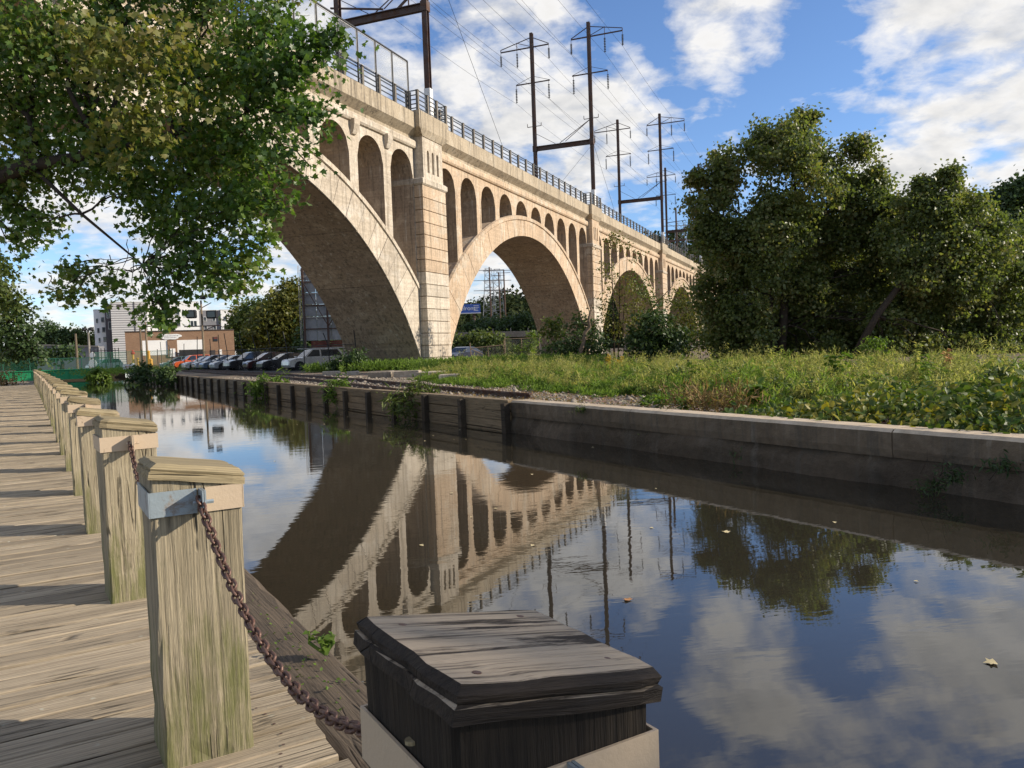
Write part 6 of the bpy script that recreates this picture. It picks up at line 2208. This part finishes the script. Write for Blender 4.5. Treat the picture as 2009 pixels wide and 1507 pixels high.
def clumps(n, s0, s1, edge, e_hi, bias, hmin, hmax, rad_, per, m, size, wide, front=1.5, up=1.0, lean_s=0.35, seed=0.0):
    """tufts: each a fan of stems that carry many thin leaves"""
    C, s, e = field(int(n * 1.5), s0, s1, edge, e_hi, bias)
    dn = np.sin(s * 1.9 + 1.3 * np.sin(e * 1.4)) * np.cos(e * 1.7 + seed) + 0.6 * np.sin(s * 0.8 + e * 0.9 + seed)
    kp = dn > -0.35
    C, s, e = C[kp], s[kp], e[kp]
    n = len(C)
    hh = hmin + (hmax - hmin) * rng.random(n) ** 1.3
    hh *= 0.85 + 0.25 * np.sin(s * 1.1 + seed) * np.sin(e * 1.3 + 2 * seed)
    hh *= np.clip(0.45 + (e - np.interp(s, *edge)) / front, 0.45, 1.0)
    hh *= np.interp(s, [-16, 0, 12, 22, 34], [1.05, 1.0, 0.95, 0.85, 0.8])
    rr = rad_ * (0.5 + rng.random(n))
    off = rng.normal(size=(n, per, 2)) * rr[:, None, None]
    P = np.concatenate([C[:, None, :2] + off, np.full((n, per, 1), 0.02)], -1).reshape(-1, 3)
    d2 = (off ** 2).sum(-1) / (rr[:, None] ** 2 + 1e-6)
    h = (hh[:, None] * np.exp(-0.16 * d2) * (0.75 + 0.35 * rng.random((n, per)))).reshape(-1)
    return stems(P, h, m, size, '', '', 0.035, wide, lean_s, up)


t1_ = clumps(620, -16, 34, EDGE, 20, 1.5, 0.45, 1.30, 0.15, 12, 24, 0.11, 0.28, up=0.6, lean_s=0.28, front=2.0, seed=0.4)
t1b = clumps(220, -16, 30, EDGE, 12, 1.2, 0.95, 1.50, 0.05, 5, 40, 0.085, 0.25, up=0.5, lean_s=0.12, front=2.0)
fld = link('tall_weeds', np_mesh('tall_weeds', *merge([t1_, t1b])), 'weed', kind='stuff')
tag(fld, 'tall feathery pale green weeds covering the right bank', 'weeds')
t2_ = clumps(420, -16, 34, EDGE, 20, 1.8, 0.35, 0.85, 0.20, 9, 16, 0.15, 0.55, 1.0, 0.5, seed=2.0)
t3_ = clumps(420, -4, 36, (EDGE[0], [x - 0.6 for x in EDGE[1]]), 10, 2.4, 0.14, 0.42, 0.16, 8, 9, 0.13, 0.9, 0.6, 0.5)
fld2 = link('low_weeds', np_mesh('low_weeds', *merge([t2_, t3_])), 'weed_green', kind='stuff')
tag(fld2, 'low bright green weeds along the front of the weed field', 'weeds')
t4_ = clumps(500, -16, 34, EDGE, 22, 1.4, 0.22, 0.55, 0.20, 9, 12, 0.14, 0.9, 0.8, 0.3)
fld3 = link('dark_weeds', np_mesh('dark_weeds', *t4_), 'leaf_mid', kind='stuff')
tag(fld3, 'dark green leafy weeds mixed through the weed field', 'weeds')
# low grass round the pier foot and track
pts = []
for (x, y, Y, w, n) in [(740, 730, 54, 1.6, 350), (800, 730, 54, 1.5, 300), (900, 728, 52, 2.4, 800), (970, 722, 50, 3.0, 1200), (1040, 720, 48, 3.5, 1300), (630, 735, 55, 1.2, 120), (240, 728, 80, 4.0, 500)]:
    c = at(x, y, Y)
    q = rng.normal(size=(n, 2)) * np.array([w * 0.6, w * 0.7])
    pts.append(np.stack([c.x + q[:, 0], c.y + q[:, 1], np.full(n, 0.02)], -1))
P = np.concatenate(pts)
fc_ = stems(P, 0.45 * (0.4 + rng.random(len(P))), 8, 0.26, 'weed_green', 'w', 0.10, 0.8)
g3 = link('pier_grass', np_mesh('pier_grass', *fc_), 'weed_green', kind='stuff')
tag(g3, 'green grass and weeds round the pier foot', 'grass')

FS = [(1330, 742, 20, 20.5, 'leaf_mid', 'round green shrub in the weeds left of the fern-like weed'), (1425, 752, 24, 17.5, 'leaf_bright', 'bright leafy shrub behind the gravel edge at mid bank'), (1520, 758, 30, 15.8, 'leaf_mid', 'wide leafy shrub in the middle of the weed front'),
      (1590, 765, 26, 14.6, 'leaf_dark', 'dark leafy shrub left of the vines'), (1095, 738, 17, 27, 'leaf_mid', 'small green shrub at the left front of the weeds'), (1238, 742, 20, 22.5, 'leaf_bright', 'light green shrub in front of the goldenrod'),
      (1705, 750, 24, 14.2, 'leaf_bright', 'light leafy shrub behind the vines below the leaning maple'), (1965, 742, 34, 12.0, 'leaf_mid', 'tall leafy shrub in the weeds at the right edge'), (1450, 725, 18, 23, 'leaf_dark', 'dark shrub deep in the weeds before the forked maple')]
for x, y, r, Y, mt, lab in FS:
    bush('field_shrub', lab, [(x, y, r, Y), (x - r, y + r * 0.45, r * 0.7, Y - 0.2), (x + r * 0.9, y + r * 0.4, r * 0.75, Y), (x + r * 0.1, y + r * 0.7, r * 0.9, Y - 0.3)], mt, 0.085, 38, 9, 0.09, OVAL, cat='shrub', thin=0.5, up=0.6)
# broad-leaved vines tumbling to the wall at the right
n = 5200
s = rng.uniform(-16, 4.6, n)
emax = np.interp(s, [-16, -3, 0, 2.5, 4.6], [5.2, 5.0, 4.6, 4.0, 2.9])
e = 0.42 + (emax - 0.42) * rng.random(n)
f = (e - 0.42) / (emax - 0.42)
top = np.interp(s, [-16, -4, 0, 2.5, 4.6], [0.95, 0.92, 0.72, 0.46, 0.12]) * np.sin(np.clip(f * 2.4 + 0.2, 0, 1.57)) ** 0.8
top *= 0.8 + 0.3 * np.sin(s * 2.1 + e * 1.7) * np.cos(e * 2.3 - s)
z = 0.04 + top * (0.35 + 0.75 * rng.random(n) ** 0.7)
P = np.array([[WALL0.x + U.x * a + E.x * b_, WALL0.y + U.y * a + E.y * b_, c_] for a, b_, c_ in zip(s, e, z)])
Pm = np.repeat(P, 5, axis=0) + rng.normal(size=(n * 5, 3)) * np.array([0.10, 0.10, 0.07])
nr = rng.normal(size=Pm.shape) * 0.75 + np.array([-0.2, -0.3, 0.7])
vn = leaves(Pm, 0.105 * (0.5 + 0.9 * rng.random(len(Pm))), nr, OVAL, 0.7, 1.0)
vo_ = link('bank_vines', np_mesh('bank_vines', *vn), 'vine', kind='stuff')
tag(vo_, 'broad-leaved vines tumbling to the canal wall at right', 'vines')
# dry brown stalks before the vines
P, s, e = field(90, 4.9, 6.4, ([3, 7], [0.9, 1.1]), 1.9, 1.0)
dg2 = stems(P, 0.38 * (0.5 + rng.random(len(P))), 9, 0.16, 'dry_grass', 'w', 0.05, 0.25)
do_ = link('dry_stalks', np_mesh('dry_stalks', *dg2), 'dry_grass', kind='stuff')
tag(do_, 'dry reddish brown stalks beside the vines on the bank', 'dry grass')
# leaf litter on the gravel
n = 2600
s = rng.uniform(2, 20, n)
e = 0.4 + rng.random(n) ** 1.2 * 3.4
P = np.array([[WALL0.x + U.x * a + E.x * b_, WALL0.y + U.y * a + E.y * b_, 0.05 + 0.03 * rng.random()] for a, b_ in zip(s, e)])
ll = leaves(P, 0.06 * (0.5 + rng.random(n)), rng.normal(size=(n, 3)) * 0.5 + np.array([0, 0, 1.0]), KITE)
lo_ = link('leaf_litter', np_mesh('leaf_litter', *ll), 'dry_grass', kind='stuff')
tag(lo_, 'dry leaf litter scattered on the gravel bank', 'leaf litter')

# single plants that stand out of the field
def weed_plant(name, label, x, y, Y, h, mat, leaf=0.14, n=70, shape=OVAL, w=0.16, cat='plant'):
    c = at(x, y, Y)
    B = Vector((c.x, c.y, 0))
    t_ = thing(name, label, cat, B)
    mb = MB()
    st = []
    for k in range(4):
        tip = Vector((random.gauss(0, w), random.gauss(0, w), h * random.uniform(0.75, 1.05)))
        mb.tube([(0, 0, 0), tip * 0.5 + Vector((random.gauss(0, 0.03), 0, 0)), tip], [0.009, 0.007, 0.003], 5)
        st.append(tip)
    mb.build('stem', 'weed_green', t_)
    L, D = [], []
    for k in range(n):
        tip = st[k % 4]
        f = random.uniform(0.25, 1.0)
        L.append(tip * f)
        D.append((random.gauss(0, 1), random.gauss(0, 1), 0.25))
    L, D = np.array(L), np.array(D)
    V, F = leaves(L, leaf * (0.6 + 0.6 * rng.random(n)), rng.normal(size=(n, 3)) * 0.3 + np.array([0, 0, 1.0]), shape, 0, 1.0, D)
    link('foliage', np_mesh('foliage', V, F), mat, t_)
    return t_


SP = [('goldenrod', 'yellow goldenrod flowers, left of two, in the weeds', 1193, 720, 33, 0.80, 'flower_yellow', 0.10, 240, KITE, 'flower'),
      ('goldenrod', 'yellow goldenrod flowers, right of two, in the weeds', 1215, 718, 33.5, 0.80, 'flower_yellow', 0.10, 240, KITE, 'flower'),
      ('leafy_weed', 'tall bright leafy weed in front of the smaller maple', 1640, 730, 17.5, 0.98, 'leaf_bright', 0.17, 110, OVAL, 'plant'),
      ('leafy_weed', 'bright green fern-like weed at the left of the field', 1372, 735, 20, 0.86, 'leaf_bright', 0.22, 90, LANCE, 'plant'),
      ('leafy_weed', 'bright leafy clump on the gravel edge, left', 1262, 775, 15.5, 0.25, 'leaf_bright', 0.13, 60, OVAL, 'plant'),
      ('leafy_weed', 'bright leafy clump on the gravel edge, middle', 1297, 778, 15, 0.30, 'leaf_bright', 0.13, 60, OVAL, 'plant'),
      ('leafy_weed', 'bright leafy clump on the gravel edge, right', 1340, 785, 14.2, 0.28, 'leaf_bright', 0.13, 70, OVAL, 'plant'),
      ('leafy_weed', 'bright broad weed at the left end of the vines', 1470, 770, 13.5, 0.48, 'leaf_bright', 0.16, 150, OVAL, 'plant'),
      ('flower_spike', 'white flowering vine spike rising from the weeds', 1822, 735, 14, 0.95, 'leaf_bright', 0.12, 80, OVAL, 'plant'),
      ('seed_spike', 'tall seed spike standing above the weeds at right', 1955, 700, 15.5, 1.05, 'weed', 0.09, 160, LANCE, 'plant'),
      ('seed_spike', 'tall feathery seed spike near the goldenrod side of the field', 1510, 700, 24, 1.25, 'weed', 0.14, 160, LANCE, 'plant'),
      ('seed_spike', 'feathery seed spike below the smaller maple', 1790, 700, 18, 1.15, 'weed', 0.12, 160, LANCE, 'plant'),
      ('orange_weed', 'orange-leaved weed under the maples at right', 1862, 712, 22, 0.80, 'dead_leaf', 0.13, 90, OVAL, 'plant'),
      ('edge_weed', 'small bright weed growing on the dark edge timber', 640, 1290, 3.35, 0.10, 'leaf_bright', 0.035, 60, KITE, 'weed')]
for nm, lab, x, y, Y, hh, mt, lf_, n_, shp, ct in SP:
    t_ = weed_plant(nm, lab, x, y, Y, hh, mt, lf_, n_, shp, 0.16 if hh > 0.2 else 0.05, ct)
P = np.array([[*(deck(ss, 0.52 + 0.2 * random.random())[:2]), -0.02] for ss in np.concatenate([rng.normal(1.05, 0.35, 70), rng.normal(0.4, 0.3, 40)])])
ms = leaves(P + rng.normal(size=P.shape) * np.array([0.02, 0.02, 0.004]), 0.018, rng.normal(size=P.shape) * 0.5 + np.array([0, 0, 1.0]), KITE)
mo = link('timber_moss', np_mesh('timber_moss', *ms), 'leaf_bright', kind='stuff')
tag(mo, 'tiny green sprigs in the cracks of the edge timber', 'moss')

# leaves floating on the canal
def float_leaf(x, y, size, mat, label, group=None):
    p = on_ground(x, y, WATER_Z + 0.006)
    V, F = leaves(np.array([[0, 0, 0.0]]), size, np.array([[0.05, -0.05, 1.0]]), MAPLE)
    o_ = link('floating_leaf', np_mesh('floating_leaf', V, F), mat, None, p)
    tag(o_, label, 'leaf', group)


float_leaf(1955, 1300, 0.065, 'pale_leaf', 'large tan maple leaf floating at the right edge')
float_leaf(1235, 1178, 0.06, 'dead_leaf', 'reddish leaf floating right of the nearest post')
float_leaf(1420, 1042, 0.07, 'pale_leaf', 'pale leaf floating at the left of the tree reflection')
for i in range(46):
    if i < 30:
        p = bank(random.uniform(-6, 22), -random.uniform(0.25, 2.6))
    else:
        p = bank(random.uniform(-6, 20), -random.uniform(2.5, 5.5))
    V, F = leaves(np.array([[0, 0, 0.0]]), random.uniform(0.025, 0.06), np.array([[0.05, -0.05, 1.0]]), KITE)
    o_ = link('floating_leaf', np_mesh('floating_leaf', V, F), 'pale_leaf', None, (p.x, p.y, WATER_Z + 0.005))
    tag(o_, 'tiny pale leaf fleck floating on the dark canal', 'leaf', 'leaf flecks on the water')

# unseen tree, added beyond the right edge of the view to shade the nearest post
B = Vector((15.2, -1.75, 0))
make_tree('maple_tree', 'unseen maple added beyond the right edge to shade the nearest post', 'tree', B, [([(0, 0, 0), (0.1, 0, 2.5), (0, 0.1, 6.0)], [0.22, 0.17, 0.1])],
          [(0, 0.45, 6.8, 2.0, 1.75, 2.2), (0.6, -1.6, 6.6, 1.9, 1.8, 1.8), (0.2, -0.6, 8.4, 1.6, 1.6, 1.4), (-0.2, 0.2, 5.0, 1.5, 1.4, 1.3)], 'leaf_right', 9, 14, 0.19, 0.26, KITE, 'bark', 0.1, 2)
bpy.context.view_layer.update()
